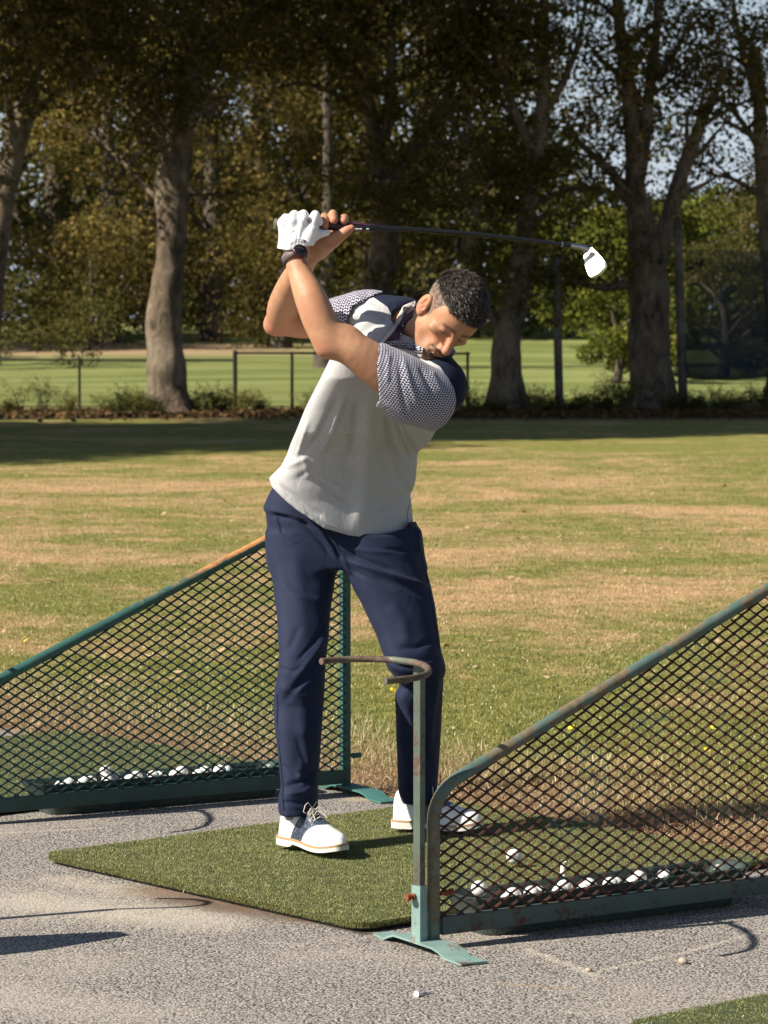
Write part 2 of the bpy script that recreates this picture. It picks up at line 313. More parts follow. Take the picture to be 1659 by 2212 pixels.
def stack(P, rows, p=2.2, skew=0.):
    """rows: (v, u_left, u_right, Y, ry) measured down the figure; elliptic slices between them"""
    zs, cx, rx, cy, ry = [], [], [], [], []
    for v, ul, ur, Y, r in rows:
        a = at(ul, v, Y); b = at(ur, v, Y); zs.append(a[2]); cx.append((a[0] + b[0]) / 2); rx.append((b[0] - a[0]) / 2); cy.append(Y); ry.append(r)
    o = np.argsort(zs); zs = np.array(zs)[o]; g = lambda q: np.interp(P[:, 2], zs, np.array(q)[o])
    CX, RX, CY, RY = g(cx), g(rx), g(cy), g(ry)
    q = (np.abs((P[:, 0] - CX) / RX) ** p + np.abs((P[:, 1] - CY) / RY - skew * (P[:, 0] - CX) / RX) ** p) ** (1 / p)
    d = (q - 1) * np.minimum(RX, RY) * (.85 if skew else 1.)
    return np.maximum(d, np.maximum(zs[0] - P[:, 2], P[:, 2] - zs[-1]))
def polygonize(f, lo, hi, h, B=16, fudge=1.35, slack=.012):
    lo = np.asarray(lo, float); hi = np.asarray(hi, float); N = np.ceil((hi - lo) / h).astype(int) + 1
    NY, NZ = N[1] + 4, N[2] + 4; keys, pos, quads = [], [], []
    li = np.arange(B + 2) - 1; gi, gj, gk = np.meshgrid(li, li, li, indexing='ij')
    blocks = [(i, j, k) for i in range(0, N[0], B) for j in range(0, N[1], B) for k in range(0, N[2], B)]
    cen = np.array([lo + (np.array(b) + B / 2) * h for b in blocks], np.float32); R = B * h * .5 * math.sqrt(3) * 1.1
    dc = f(cen, None)
    for b, c, d0 in zip(blocks, cen, dc):
        if abs(d0) > R * fudge + slack: continue
        P = np.stack([gi + b[0], gj + b[1], gk + b[2]], -1).reshape(-1, 3) * h + lo
        D = f(P.astype(np.float32), c).reshape(B + 2, B + 2, B + 2)
        S = D < 0
        if S.all() or not S.any(): continue
        n = B + 1; acc = np.zeros((n, n, n, 3)); cnt = np.zeros((n, n, n))
        for axis in range(3):
            for da in (0, 1):
                for db in (0, 1):
                    o = [0, 0, 0]; oth = [a for a in range(3) if a != axis]; o[oth[0]] = da; o[oth[1]] = db
                    s0 = tuple(slice(o[a], o[a] + n) for a in range(3)); o2 = list(o); o2[axis] += 1
                    s1 = tuple(slice(o2[a], o2[a] + n) for a in range(3))
                    d_0, d_1 = D[s0], D[s1]; m = (d_0 < 0) != (d_1 < 0); t = np.where(m, d_0 / np.where(m, d_0 - d_1, 1), 0)
                    q = np.zeros((n, n, n, 3)); q[..., axis] = t; q[..., oth[0]] += da; q[..., oth[1]] += db
                    acc += q * m[..., None]; cnt += m
        act = cnt > 0; I = np.argwhere(act); ps = acc[act] / cnt[act][:, None]; gidx = I - 1 + np.array(b)
        key = ((gidx[:, 0] + 2) * NY + gidx[:, 1] + 2) * NZ + gidx[:, 2] + 2
        keys.append(key); pos.append((gidx + ps) * h + lo)
        for axis in range(3):
            oth = [(axis + 1) % 3, (axis + 2) % 3]
            sl0 = (slice(1, B + 1),) * 3; s1 = list(sl0); s1[axis] = slice(2, B + 2)
            A = S[sl0]; C = S[tuple(s1)]; m = A != C; E = np.argwhere(m); 
            if not len(E): continue
            fl = A[m]; base = E + np.array(b)
            ks = []
            for (x, y) in ((0, 0), (-1, 0), (-1, -1), (0, -1)):
                g = base.copy(); g[:, oth[0]] += x; g[:, oth[1]] += y
                ks.append(((g[:, 0] + 2) * NY + g[:, 1] + 2) * NZ + g[:, 2] + 2)
            q = np.stack(ks, 1); q[~fl] = q[~fl][:, ::-1]; quads.append(q)
    keys = np.concatenate(keys); pos = np.concatenate(pos); quads = np.concatenate(quads)
    uk, first = np.unique(keys, return_index=True); pos = pos[first]
    ok = np.isin(quads, uk).all(1); quads = quads[ok]; q = np.searchsorted(uk, quads)
    return pos, q
def smooth(v, q, it=2, lam=.5):
    E = np.concatenate([q[:, [0, 1]], q[:, [1, 2]], q[:, [2, 3]], q[:, [3, 0]]]); E = np.concatenate([E, E[:, ::-1]])
    deg = np.bincount(E[:, 0], minlength=len(v))[:, None] + 1e-9
    for _ in range(it):
        s = np.stack([np.bincount(E[:, 0], v[E[:, 1], a], minlength=len(v)) for a in range(3)], 1); v = v + lam * (s / deg - v)
    return v
def vnormals(v, q):
    n = np.cross(v[q[:, 2]] - v[q[:, 0]], v[q[:, 3]] - v[q[:, 1]]); N = np.zeros_like(v)
    for k in range(4):
        for a in range(3): N[:, a] += np.bincount(q[:, k], n[:, a], minlength=len(v))
    return N / (np.linalg.norm(N, axis=1)[:, None] + 1e-9)
def creases(v, q, lines, front=True):
    """push cloth in or out along folds: lines of (polyline in photo px, width px, depth m)"""
    N = vnormals(v, q); u, w = proj(v); D = np.zeros(len(v))
    for pts, wd, amp in lines:
        pts = np.array(pts, float); cum = np.concatenate([[0], np.cumsum(np.linalg.norm(np.diff(pts, axis=0), axis=1))]); best = np.full(len(v), 1e9); tt = np.zeros(len(v))
        for i in range(len(pts) - 1):
            a, b = pts[i], pts[i + 1]; ab = b - a; L = ab.dot(ab); h = np.clip(((u - a[0]) * ab[0] + (w - a[1]) * ab[1]) / L, 0, 1)
            d = np.hypot(u - a[0] - h * ab[0], w - a[1] - h * ab[1]); m = d < best; best = np.where(m, d, best); tt = np.where(m, (cum[i] + h * (cum[i + 1] - cum[i])) / cum[-1], tt)
        D += amp * np.exp(-(best / wd) ** 2) * np.clip(np.minimum(tt, 1 - tt) * 5 + .15, 0, 1)
    return v + N * (D * (np.clip(-N[:, 1] * 2.5 + .6, 0, 1) if front else 1))[:, None]
def split(v, q, mask):
    """faces where mask is true, with their own vertices"""
    qq = q[mask]; ids, inv = np.unique(qq, return_inverse=True); return v[ids], inv.reshape(-1, 4)
def inpoly(u, v, poly):
    r = np.zeros(len(u), bool); n = len(poly)
    for i in range(n):
        x0, y0 = poly[i]; x1, y1 = poly[(i + 1) % n]
        if y0 == y1: continue
        c = ((y0 > v) != (y1 > v)) & (u < (x1 - x0) * (v - y0) / (y1 - y0) + x0); r ^= c
    return r
def surf(name, v, q, m, parent, **kw): return link(name, mesh_from(v, q, True), m, parent, **kw)

# ================================================================== the golfer

A3 = lambda u, v, Y: at(u, v, Y).astype(np.float32)
# --- head frame
EYEM = A3(980, 722, 9.02)
hF = np.array([.17, -.73, -.66]); hF /= np.linalg.norm(hF)
hU = np.array([.62, -.50, .60]); hU -= hF * hU.dot(hF); hU /= np.linalg.norm(hU)
hL = np.cross(hF, hU) * -1.0
if hL[0] < 0: hL = -hL
HM = np.stack([hL, hU, hF]).astype(np.float32)          # world -> (left, up, forward)
def tohead(P): return (P - EYEM) @ HM.T
def hw(l, u, f): return EYEM + hL * l + hU * u + hF * f
def sd_head(P):
    p = tohead(P); pa = p.copy(); pa[:, 0] = np.abs(pa[:, 0])
    d = ell(p, (0, .036, -.092), (.0745, .084, .096))
    d = smin(d, ell(p, (0, .03, -.04), (.062, .055, .052)), .03)         # forehead
    d = smin(d, ell(p, (0, -.04, -.045), (.0565, .07, .052)), .03)         # mid face
    d = smin(d, cone(pa, (.053, -.060, -.076), (.016, -.105, -.014), .0165, .014), .035)  # jaw line
    d = smin(d, ell(p, (0, -.075, -.04), (.046, .035, .044)), .03)
    d = smin(d, ell(p, (0, -.102, -.012), (.020, .016, .018)), .022)      # chin
    d = smin(d, ell(pa, (.046, -.022, -.022), (.021, .014, .017)), .018)  # cheekbone
    d = smax(d, -ell(pa, (.060, -.062, -.012), (.018, .022, .02)), .025)
    d = smin(d, cone(pa, (.008, .014, .006), (.042, .019, -.012), .0075, .007), .014)  # brow
    d = smax(d, -ell(pa, (.030, -.005, .018), (.0175, .0105, .0155)), .012)  # socket
    d = smin(d, ell(pa, (.031, -.003, -.006), (.0145, .0115, .0125)), .005)  # closed lid
    lid = cone(pa, (.019, -.0075, .0065), (.043, -.0075, .001), .0014, .0014); d = smax(d, -lid, .003)
    nose = cone(p, (0, .004, .005), (0, -.042, .028), .0078, .0110); d = smin(d, nose, .012)
    d = smin(d, ell(p, (0, -.0435, .030), (.0125, .0115, .0115)), .007)
    d = smin(d, ell(pa, (.0135, -.046, .017), (.0082, .0080, .0110)), .006)
    d = smax(d, -ell(pa, (.0065, -.053, .019), (.0035, .004, .005)), .003)
    d = smin(d, ell(p, (0, -.062, .004), (.026, .012, .012)), .012)       # muzzle
    d = smin(d, ell(p, (0, -.0665, .0125), (.022, .0042, .0065)), .004)
    d = smin(d, ell(p, (0, -.0765, .0105), (.019, .0052, .0075)), .005)
    d = smax(d, -cone(pa, (0, -.0710, .019), (.026, -.0765, .004), .0019, .0016), .0030)
    d = smax(d, -ell(p, (0, -.087, .009), (.018, .0045, .006)), .009)
    d = smax(d, -cone(pa, (.021, -.046, .014), (.034, -.070, -.0), .0024, .0024), .008)   # cheek fold
    # ears
    axe = np.array([[.93, 0, .36], [0, 1, 0], [-.36, 0, .93]], float)
    e = ell(pa, (.081, -.006, -.093), (.0085, .033, .0195), axe); e = smin(e, ell(pa, (.077, -.032, -.086), (.007, .012, .010), axe), .008)
    e = smax(e, -ell(pa, (.0925, .001, -.089), (.0095, .0225, .0120), axe), .003); e = smax(e, -ell(pa, (.089, -.013, -.080), (.011, .011, .0075)), .003); e = smin(e, cone(pa, (.0865, .012, -.094), (.0855, -.014, -.097), .0028, .003), .003)
    d = smin(d, e, .006)
    return d
SH_R = A3(797, 672, 9.36); SH_L = A3(930, 850, 8.97); NECK = A3(872, 712, 9.27)
EL_R = A3(601, 690, 9.42); WR_R = A3(665, 556, 9.07)
EL_L = A3(706, 733, 8.90); WR_L = A3(636, 556, 8.965)
HIP = A3(745, 1110, 9.5)
def sd_larm(P):
    d = schain(P, [A3(908, 844, 8.965), A3(880, 830, 8.95), A3(825, 798, 8.925), A3(765, 757, 8.90), A3(715, 735, 8.9)], [.060, .064, .060, .050, .042])
    d = smin(d, schain(P, [A3(712, 742, 8.90), A3(694, 700, 8.90), A3(671, 645, 8.91), A3(650, 596, 8.945), WR_L, A3(632, 530, 8.965)], [.038, .0475, .0445, .0345, .029, .028]), .03)
    d = smin(d, ell(P, A3(700, 752, 8.90), (.018, .022, .02)), .02)           # elbow point
    return smin(d, ell(P, A3(742, 722, 8.905), (.04, .03, .026)), .03)
def sd_rarm(P):
    d = schain(P, [SH_R, A3(740, 688, 9.405), A3(700, 692, 9.42), A3(640, 695, 9.43), A3(602, 692, 9.42)], [.056, .054, .053, .048, .036])
    d = smin(d, schain(P, [A3(600, 702, 9.42), A3(612, 665, 9.36), A3(632, 615, 9.22), A3(655, 572, 9.1), A3(668, 550, 9.065)], [.034, .047, .043, .033, .029]), .015)
    return smin(d, ell(P, A3(585, 703, 9.42), (.020, .02, .022)), .02)
PALM_R = A3(712, 520, 9.045)
GR0 = A3(600, 484, 8.985); GR1 = A3(808, 490, 9.05)
def grip_pt(u): t = (u - 600) / 208; return GR0 * (1 - t) + GR1 * t
def sd_rhand(P):
    d = schain(P, [A3(668, 550, 9.065), A3(684, 540, 9.055), A3(706, 524, 9.05)], [.029, .031, .028])
    d = smin(d, cone(P, A3(684, 534, 9.03), A3(722, 517, 9.015), .026, .020), .02)      # heel of the hand
    d = smin(d, cone(P, A3(700, 512, 9.06), A3(728, 505, 9.065), .018, .014), .02)
    d = smin(d, schain(P, [A3(716, 521, 9.01), A3(733, 511, 8.998), A3(748, 499, 8.99), A3(759, 493, 8.99)], [.020, .0165, .0135, .0105]), .012)   # thumb
    fingers = [[(706, 508, 9.075), (703, 483, 9.085), (701, 468, 9.06), (701.5, 474, 9.015), (702, 489, 8.998)],
               [(715, 506, 9.08), (718, 478, 9.09), (719, 462, 9.065), (719, 464, 9.025), (721, 476, 9.008)],
               [(722, 506, 9.075), (737, 486, 9.09), (742, 472, 9.075), (744, 471, 9.045), (743, 477, 9.02)],
               [(698, 510, 9.07), (680, 492, 9.075), (668, 474, 9.05), (667, 474, 9.0), (668, 479, 8.972)]]
    rs = [[.013, .0115, .0115, .0118, .0105], [.013, .0118, .012, .0124, .0112], [.013, .0115, .0112, .0118, .0108], [.012, .0105, .010, .0095, .009]]
    for fp, r in zip(fingers, rs):
        d = smin(d, chain(P, [A3(*q) for q in fp], r, .002), .003)
    return d
def sd_neck(P):
    d = cone(P, hw(0, -.045, -.088), A3(876, 716, 9.25), .056, .062)
    return smin(d, cone(P, hw(-.05, -.03, -.10), A3(893, 742, 9.17), .018, .016), .025)
def sd_core(P):
    d = chain(P, [NECK, A3(825, 800, 9.32), A3(760, 960, 9.50), A3(738, 1110, 9.55)], [.07, .085, .075, .08], .03)
    d = smin(d, cone(P, SH_R, NECK, .045, .055), .03); return smin(d, cone(P, NECK, A3(905, 835, 9.08), .055, .045), .02)
GROUPS = [(sd_head, hw(0, 0, -.07), .20), (sd_neck, A3(890, 700, 9.2), .20), (sd_larm, A3(735, 700, 8.93), .42), (sd_rarm, A3(680, 640, 9.3), .40), (sd_rhand, PALM_R, .17), (sd_core, A3(800, 900, 9.35), .60)]
def sd_body(P, c):
    d = np.full(len(P), .5, np.float32); R = .12
    for g, cc, r in GROUPS:
        if c is not None and np.linalg.norm(c - cc) > r + R: continue
        x = g(P)
        if c is None:
            x = np.maximum(x, -9)
        d = smin(d, x, .022 if g in (sd_neck, sd_core) else .008)
    return d
# ------------------------------------------------------------------ clothes
HEM_U = [560, 581, 587, 615, 643, 699, 755, 811, 850, 881, 884, 900]; HEM_V = [1020, 1033, 1052, 1080, 1103, 1141, 1157, 1161, 1155, 1146, 1134, 1132]
TORSO = [(1180, 590, 893, 9.50, .165), (1130, 586, 893, 9.50, .165), (1075, 582, 888, 9.5, .165), (1048, 581, 897, 9.49, .16), (1030, 582, 900, 9.49, .16), (1004, 609, 901, 9.47, .155), (978, 622, 905, 9.45, .15), (955, 630, 930, 9.42, .15),
         (930, 641, 944, 9.38, .15), (880, 661, 965, 9.33, .15), (815, 694, 985, 9.25, .15), (770, 716, 975, 9.22, .14), (730, 745, 950, 9.22, .12), (690, 775, 915, 9.25, .085), (660, 800, 895, 9.28, .055)]
def sd_torso(P):
    d = stack(P, TORSO, 2.4, .60)
    d = smin(d, cone(P, A3(800, 688, 9.36), A3(862, 706, 9.28), .072, .088), .03)
    d = smin(d, cone(P, A3(885, 752, 9.27), A3(940, 835, 9.10), .07, .090), .05)
    d = smin(d, ell(P, A3(845, 800, 9.21), (.13, .11, .10)), .06)
    return smin(d, cone(P, A3(822, 770, 9.12), A3(905, 800, 9.15), .05, .06), .05)
def sd_shirt(P, c=None):
    t = sd_torso(P); u, v = proj(P); hv = np.interp(u, HEM_U, HEM_V); cut = (v - hv) / 735
    d = np.maximum(t, cut)
    cav = np.maximum(t + .018, (hv - 8 - v) / 735); d = np.maximum(d, -cav)
    nk = ell(P, A3(884, 722, 9.2), (.066, .075, .085)); d = np.maximum(d, -nk)     # neck opening
    return d
LS = [A3(943, 866, 8.985), A3(900, 850, 8.95), A3(860, 826, 8.93), A3(812, 799, 8.92)]; LSR = [.087, .088, .085, .078]
def sd_lsleeve(P, c=None):
    d = schain(P, LS, LSR); d = smin(d, cone(P, A3(832, 842, 8.925), A3(870, 868, 8.94), .035, .045), .04); u, v = proj(P)
    cut = (np.interp(v, [740, 795, 835, 860, 875], [819, 814, 817, 819, 812]) - u) / 770; cav = np.maximum(d + .0065, (u - 842) / 770)
    seam = (u - np.interp(v, [765, 790, 816, 840, 866, 890, 915, 935], [905, 945, 969, 981, 986, 981, 965, 935])) / 770
    return np.maximum(np.maximum(np.maximum(d, cut), seam), -cav)
RS = [A3(832, 690, 9.34), A3(792, 686, 9.36), A3(750, 694, 9.39), A3(716, 697, 9.42)]; RSR = [.080, .082, .078, .070]
def sd_rsleeve(P, c=None):
    d = schain(P, RS, RSR); u, v = proj(P); cut = np.maximum((708 - u), (u - np.interp(v, [620, 630, 640, 660, 692, 720], [845, 831, 804, 764, 749, 745]))) / 740; cav = np.maximum(d + .0065, (u - 735) / 740)
    return np.maximum(np.maximum(d, cut), -cav)
PELV = [(1050, 590, 888, 9.5, .13), (1078, 576, 893, 9.5, .132), (1096, 569, 897, 9.5, .135), (1106, 575, 899, 9.5, .135), (1140, 579, 902, 9.5, .135), (1195, 580, 912, 9.49, .13), (1225, 584, 918, 9.48, .12)]
LEGR = [(1150, 579, 752, 9.48, .11), (1209, 581, 736, 9.45, .105), (1251, 589, 724, 9.42, .10), (1321, 598, 714, 9.36, .095), (1405, 603, 707, 9.27, .085), (1440, 602, 703, 9.24, .082), (1487, 594, 701, 9.23, .08), (1520, 591, 699, 9.23, .08), (1567, 594, 696, 9.20, .08), (1650, 603, 690, 9.17, .075),
        (1695, 607, 687, 9.15, .075), (1720, 602, 687, 9.14, .078), (1740, 601, 687, 9.14, .08), (1756, 604, 685, 9.135, .08)]
LEGL = [(1150, 725, 908, 9.48, .11), (1209, 738, 914, 9.46, .11), (1251, 755, 927, 9.44, .105), (1307, 783, 940, 9.42, .1), (1366, 811, 948, 9.39, .095), (1410, 827, 954, 9.36, .09), (1436, 834, 962, 9.36, .088), (1450, 843, 964, 9.37, .086), (1466, 860, 958, 9.38, .083), (1480, 862, 958, 9.39, .08), (1500, 853, 957, 9.40, .08),
        (1583, 856, 953, 9.43, .078), (1679, 859, 947, 9.45, .075), (1711, 861, 944, 9.455, .07), (1732, 870, 942, 9.46, .068)]
def sd_trousers(P, c=None):
    d = smin(stack(P, PELV, 2.4, .34), stack(P, LEGR, 2.3, .28), .02); d = smin(d, stack(P, LEGL, 2.2, .28), .02); u, v = proj(P)
    return np.maximum(d, np.minimum(sd_torso(P) + .030, (np.interp(u, HEM_U, HEM_V) - 6 - v) / 735))
GLV = [(612, 482, 8.957), (632, 476, 8.952), (654, 475, 8.95), (676, 480, 8.955)]
def sd_glove(P, c=None):
    w = [(618, 533, 8.962), (630, 535, 8.955), (643, 536, 8.952), (657, 530, 8.958)]; d = None
    for a, b in zip(w, GLV):
        x = cone(P, A3(*a), A3(*b), .0185, .0150); d = x if d is None else smin(d, x, .012)
    tips = [(617, 466), (636, 459), (656, 458), (681, 459)]; rr = [.0125, .0132, .0132, .0125]
    for (a, b, r) in zip(GLV, tips, rr):
        x = chain(P, [A3(*a), A3(b[0], b[1] + 5, 8.955), A3(b[0] + 1, b[1] + 7, 8.995), A3(b[0] + 4, b[1] + 30, 9.018), A3(b[0] + 5, b[1] + 40, 8.998)], [.0145, r, r, r * .95, r * .85]); d = smin(d, x, .008)
    d = smin(d, cone(P, A3(683, 468, 8.955), A3(690, 480, 8.975), .0115, .011), .006)
    d = smin(d, schain(P, [A3(655, 528, 8.965), A3(672, 512, 8.968), A3(690, 506, 8.982), A3(707, 503, 8.99)], [.021, .0185, .0125, .009]), .012)
    d = smin(d, cone(P, A3(664, 520, 8.955), A3(677, 496, 8.955), .017, .013), .015)
    d = smin(d, cone(P, A3(628, 536, 8.966), A3(629, 528, 8.966), .0365, .034), .012)
    u, v = proj(P); d = np.maximum(d, (v - np.interp(u, [595, 620, 634, 650, 660, 668], [536, 541, 540, 534, 532, 531])) / 760)
    d = np.maximum(d, -ell(P, A3(667, 477, 8.945), (.0105, .02, .0105)))
    return d
def hit(u, v, f, off=0.):
    r = ray(u, v); r = r / np.linalg.norm(r); t = 8.3
    for _ in range(90):
        d = float(f((EYE + r * t)[None].astype(np.float32))[0]); t += d * .7
        if abs(d) < 4e-4 or t > 11: break
    return EYE + r * (t - off)
# ---- build the person
person = empty('person', gp(760, 1830), 'man in grey and navy golf shirt at the top of his swing on the mat', 'person')
SKIN = mat_skin()
boxH = (hw(0, 0, -.07) - .165, hw(0, 0, -.07) + .165); boxR = (A3(655, 560, 9.0) - np.array([.02, .06, .0]), A3(775, 440, 9.11) + np.array([0, .05, .02]))
def in_box(v, q, bx):
    c = v[q].mean(1); return ((c > bx[0]) & (c < bx[1])).all(1)
bv, bq = polygonize(sd_body, [-.42, 8.72, 1.0], [.33, 9.68, 1.84], .0048)
bv = smooth(bv, bq, 5); keep = ~in_box(bv, bq, boxH) & ~in_box(bv, bq, boxR)
hv, hq = polygonize(lambda P, c: sd_body(P, hw(0, 0, -.07) if c is None else c), boxH[0] - .02, boxH[1] + .02, .0022); hm = in_box(hv, hq, boxH); hv = smooth(hv, hq, 1)
rv, rq = polygonize(lambda P, c: sd_body(P, PALM_R if c is None else c), boxR[0] - .02, boxR[1] + .02, .0024); rm = in_box(rv, rq, boxR); rv = smooth(rv, rq, 1)
allv = np.concatenate([bv, hv, rv]); allq = np.concatenate([bq[keep], hq[hm] + len(bv), rq[rm] + len(bv) + len(hv)])
ids, inv = np.unique(allq, return_inverse=True); allv = allv[ids]; allq = inv.reshape(-1, 4)
body = surf('body', allv, allq, SKIN, person)
# stitch the seams between the three resolutions so the skin is one piece
import bmesh
bm = bmesh.new(); bm.from_mesh(body.data); be = [v for v in bm.verts if v.is_boundary]
bmesh.ops.remove_doubles(bm, verts=be, dist=.0042)
bm.to_mesh(body.data); bm.free(); body.data.polygons.foreach_set('use_smooth', np.ones(len(body.data.polygons), bool))
nv = len(body.data.vertices); co = np.zeros(nv * 3); body.data.vertices.foreach_get('co', co); co = co.reshape(-1, 3)
H = tohead(co.astype(np.float32)); l, u_, f_ = np.abs(H[:, 0]), H[:, 1], H[:, 2]
g3 = lambda c, r: np.exp(-(((l - c[0]) / r[0])**2 + ((u_ - c[1]) / r[1])**2 + ((f_ - c[2]) / r[2])**2))
red = .55 * g3((0, -.04, .03), (.016, .016, .02)) + .8 * g3((0, -.0715, .013), (.021, .006, .012)) + .35 * g3((.085, 0, -.09), (.02, .04, .03)) + .25 * g3((.045, -.03, -.015), (.02, .02, .03))
for (pu, pv, pY, r) in [(701, 485, 8.99, .016), (720, 474, 9., .016), (744, 474, 9.02, .016), (755, 494, 8.99, .02), (702, 755, 8.88, .03), (582, 712, 9.4, .035), (667, 478, 8.97, .014), (715, 520, 9.0, .03)]:
    red += .5 * np.exp(-(np.linalg.norm(co - A3(pu, pv, pY), axis=1) / r)**2)
gp_ = lambda c, r: g3(c, r)
beard = np.clip(1.3 * g3((.012, -.061, .014), (.022, .0055, .02)) + 1.3 * g3((0, -.098, .006), (.026, .018, .03)) + .65 * g3((.027, -.080, .0), (.006, .015, .016)) + .8 * g3((0, -.084, .01), (.010, .006, .02)), 0, 1) * (1 - np.clip(1.6 * g3((0, -.0715, .013), (.020, .0058, .014)), 0, 1))
jaw = .22 * np.clip((-.055 - u_) / .02, 0, 1) * np.clip((f_ + .085) / .02, 0, 1) * (l < .09)
brow = np.clip(1.2 * np.exp(-((l - .030) / .019)**4 - ((u_ - .0165 + .10 * np.clip(l - .03, 0, 1)) / .0052)**2) * (f_ > -.03), 0, 1) * 1.15
lash = np.clip(1.1 * np.exp(-((l - .031) / .013)**4 - ((u_ + .0085) / .0024)**2) * (f_ > -.01), 0, 1)
inh = np.linalg.norm(H - np.array([0, .0, -.07]), axis=1) < .16
HLINE = lambda f: np.interp(f, [-.2, -.12, -.10, -.078, -.066, -.05, -.035, -.02, .0, .02], [-.07, -.055, -.01, -.022, -.03, .014, .046, .058, .062, .066])
scalp = np.clip((u_ - HLINE(f_)) / .008, 0, 1) * inh * (f_ < .012)
scalp *= 1 - np.clip(1.6 * g3((.084, -.006, -.092), (.016, .034, .022)), 0, 1)
tone = np.stack([np.clip(red, 0, 1), np.clip(np.maximum(beard * .72 + jaw, np.maximum(brow * .95, lash)) * inh, 0, 1), scalp, np.ones(nv)], 1)
ca = body.data.color_attributes.new('tone', 'FLOAT_COLOR', 'POINT'); ca.data.foreach_set('color', tone.astype(np.float32).ravel())
# ---- shirt
GREY = mat_fabric('grey_heather', (.52, .52, .53), (.36, .36, .365), bump=.3); NAVYS = mat_fabric('navy_cloth', (.009, .014, .034), bump=.25, sheen=.02); KNIT = mat_knit()
sv, sq = polygonize(sd_shirt, [-.36, 8.85, .88], [.28, 9.70, 1.68], .0045); sv = smooth(sv, sq, 3)
SC = [([(800, 870), (790, 960), (782, 1060), (775, 1150)], 17, .017), ([(838, 890), (832, 980), (828, 1060), (832, 1140)], 26, -.012), ([(835, 885), (842, 960), (870, 1040), (893, 1075)], 6, -.009), ([(850, 892), (872, 960), (896, 1010)], 5, -.008), ([(866, 905), (890, 965), (903, 990)], 5, -.007),
      ([(842, 890), (856, 960), (884, 1025)], 5, .007), ([(880, 925), (905, 965)], 4, .006), ([(775, 860), (768, 930), (752, 1000)], 9, -.006), ([(746, 850), (718, 930), (690, 985)], 7, .005), ([(728, 860), (690, 940), (655, 985)], 6, -.006),
      ([(612, 1010), (640, 1000), (665, 985)], 6, .004), ([(640, 1034), (660, 1022), (682, 1010)], 7, -.003), ([(655, 985), (668, 1035)], 7, .003), ([(690, 1040), (720, 1065), (760, 1090)], 5, -.005), ([(680, 1030), (720, 1045), (780, 1080)], 6, .006),
      ([(600, 1045), (650, 1085), (700, 1120)], 6, -.006), ([(745, 970), (768, 995), (790, 985)], 8, .005), ([(730, 1000), (770, 1040), (800, 1070)], 8, -.005), 
      ([(668, 905), (640, 990)], 4, .004), ([(740, 690), (775, 680), (830, 690)], 7, .006), ([(770, 725), (805, 700), (845, 680)], 7, -.006), ([(790, 740), (825, 715), (852, 695)], 6, .006), ([(880, 1060), (850, 1090), (820, 1100)], 7, -.004),
      ([(905, 1000), (880, 1010), (860, 1040)], 5, .005), ([(830, 765), (880, 770), (920, 775)], 5, .005), ([(850, 780), (900, 785)], 4, -.004), ([(812, 965), (835, 1040), (842, 1120)], 12, -.005)]
sv = creases(sv, sq, SC); c = sv[sq].mean(1); cu, cvv = proj(c); nn = vnormals(sv, sq)[sq].mean(1)
Y1 = inpoly(cu, cvv, [(803, 640), (831, 628), (850, 590), (905, 600), (905, 660), (872, 690), (862, 704), (850, 690), (836, 663)]) & (c[:, 1] < 9.5)
Y2 = inpoly(cu, cvv, [(922, 776), (940, 740), (1040, 740), (1040, 930), (996, 900), (975, 880), (975, 830), (950, 792)])
Y3 = (nn[:, 1] > .15) & (c[:, 2] > 1.44); navy = Y1 | Y2 | Y3
shirt = surf('shirt', sv, sq, GREY, person)
def patch(mask, poly, name, m, parent, off=.0016):
    a, b = split(sv, sq, mask); nb = vnormals(a, b); E = np.sort(np.concatenate([b[:, [0, 1]], b[:, [1, 2]], b[:, [2, 3]], b[:, [3, 0]]]), 1); ek, ec = np.unique(E, axis=0, return_counts=True); bd = np.unique(ek[ec == 1]); u, w = proj(a)
    for i in bd:
        best = (1e9, 0, 0)
        for j in range(len(poly)):
            x0, y0 = poly[j]; x1, y1 = poly[(j + 1) % len(poly)]; L = (x1 - x0)**2 + (y1 - y0)**2; h = min(1, max(0, ((u[i] - x0) * (x1 - x0) + (w[i] - y0) * (y1 - y0)) / L)); px, py = x0 + h * (x1 - x0), y0 + h * (y1 - y0); d = math.hypot(px - u[i], py - w[i])
            if d < best[0]: best = (d, px, py)
        if best[0] < 6: q = at(best[1], best[2], a[i][1]); a[i] = q
    a = a + nb * off; return surf(name, a, b, m, parent)
patch(Y1, [(803, 640), (831, 628), (850, 590), (905, 600), (905, 660), (872, 690), (862, 704), (850, 690), (836, 663)], 'shoulder_yoke', NAVYS, shirt)
patch(Y2 | Y3, [(922, 776), (940, 740), (1040, 740), (1040, 930), (996, 900), (975, 880), (975, 830), (950, 792)], 'shoulder_yoke', NAVYS, shirt)
def sleeve(name, f, lo, hi, P0, P1, cr, rad, hcell=.0040):
    v, q = polygonize(f, lo, hi, hcell); v = smooth(v, q, 2); v = creases(v, q, cr); me = mesh_from(v, q, True)
    ax = (P1 - P0) / np.linalg.norm(P1 - P0); e1 = np.cross(ax, V3(0, 1, 0)); e1 /= np.linalg.norm(e1); e2 = np.cross(ax, e1)
    d = v - P0; s = d @ ax; th = np.arctan2(d @ e2, d @ e1); th = np.where(th < -math.pi * .5, th + 2 * math.pi, th)
    uv = np.stack([s, th * rad], 1)[q.ravel()]; lay = me.uv_layers.new(name='UVMap'); lay.data.foreach_set('uv', uv.astype(np.float32).ravel())
    return link(name, me, KNIT, person)
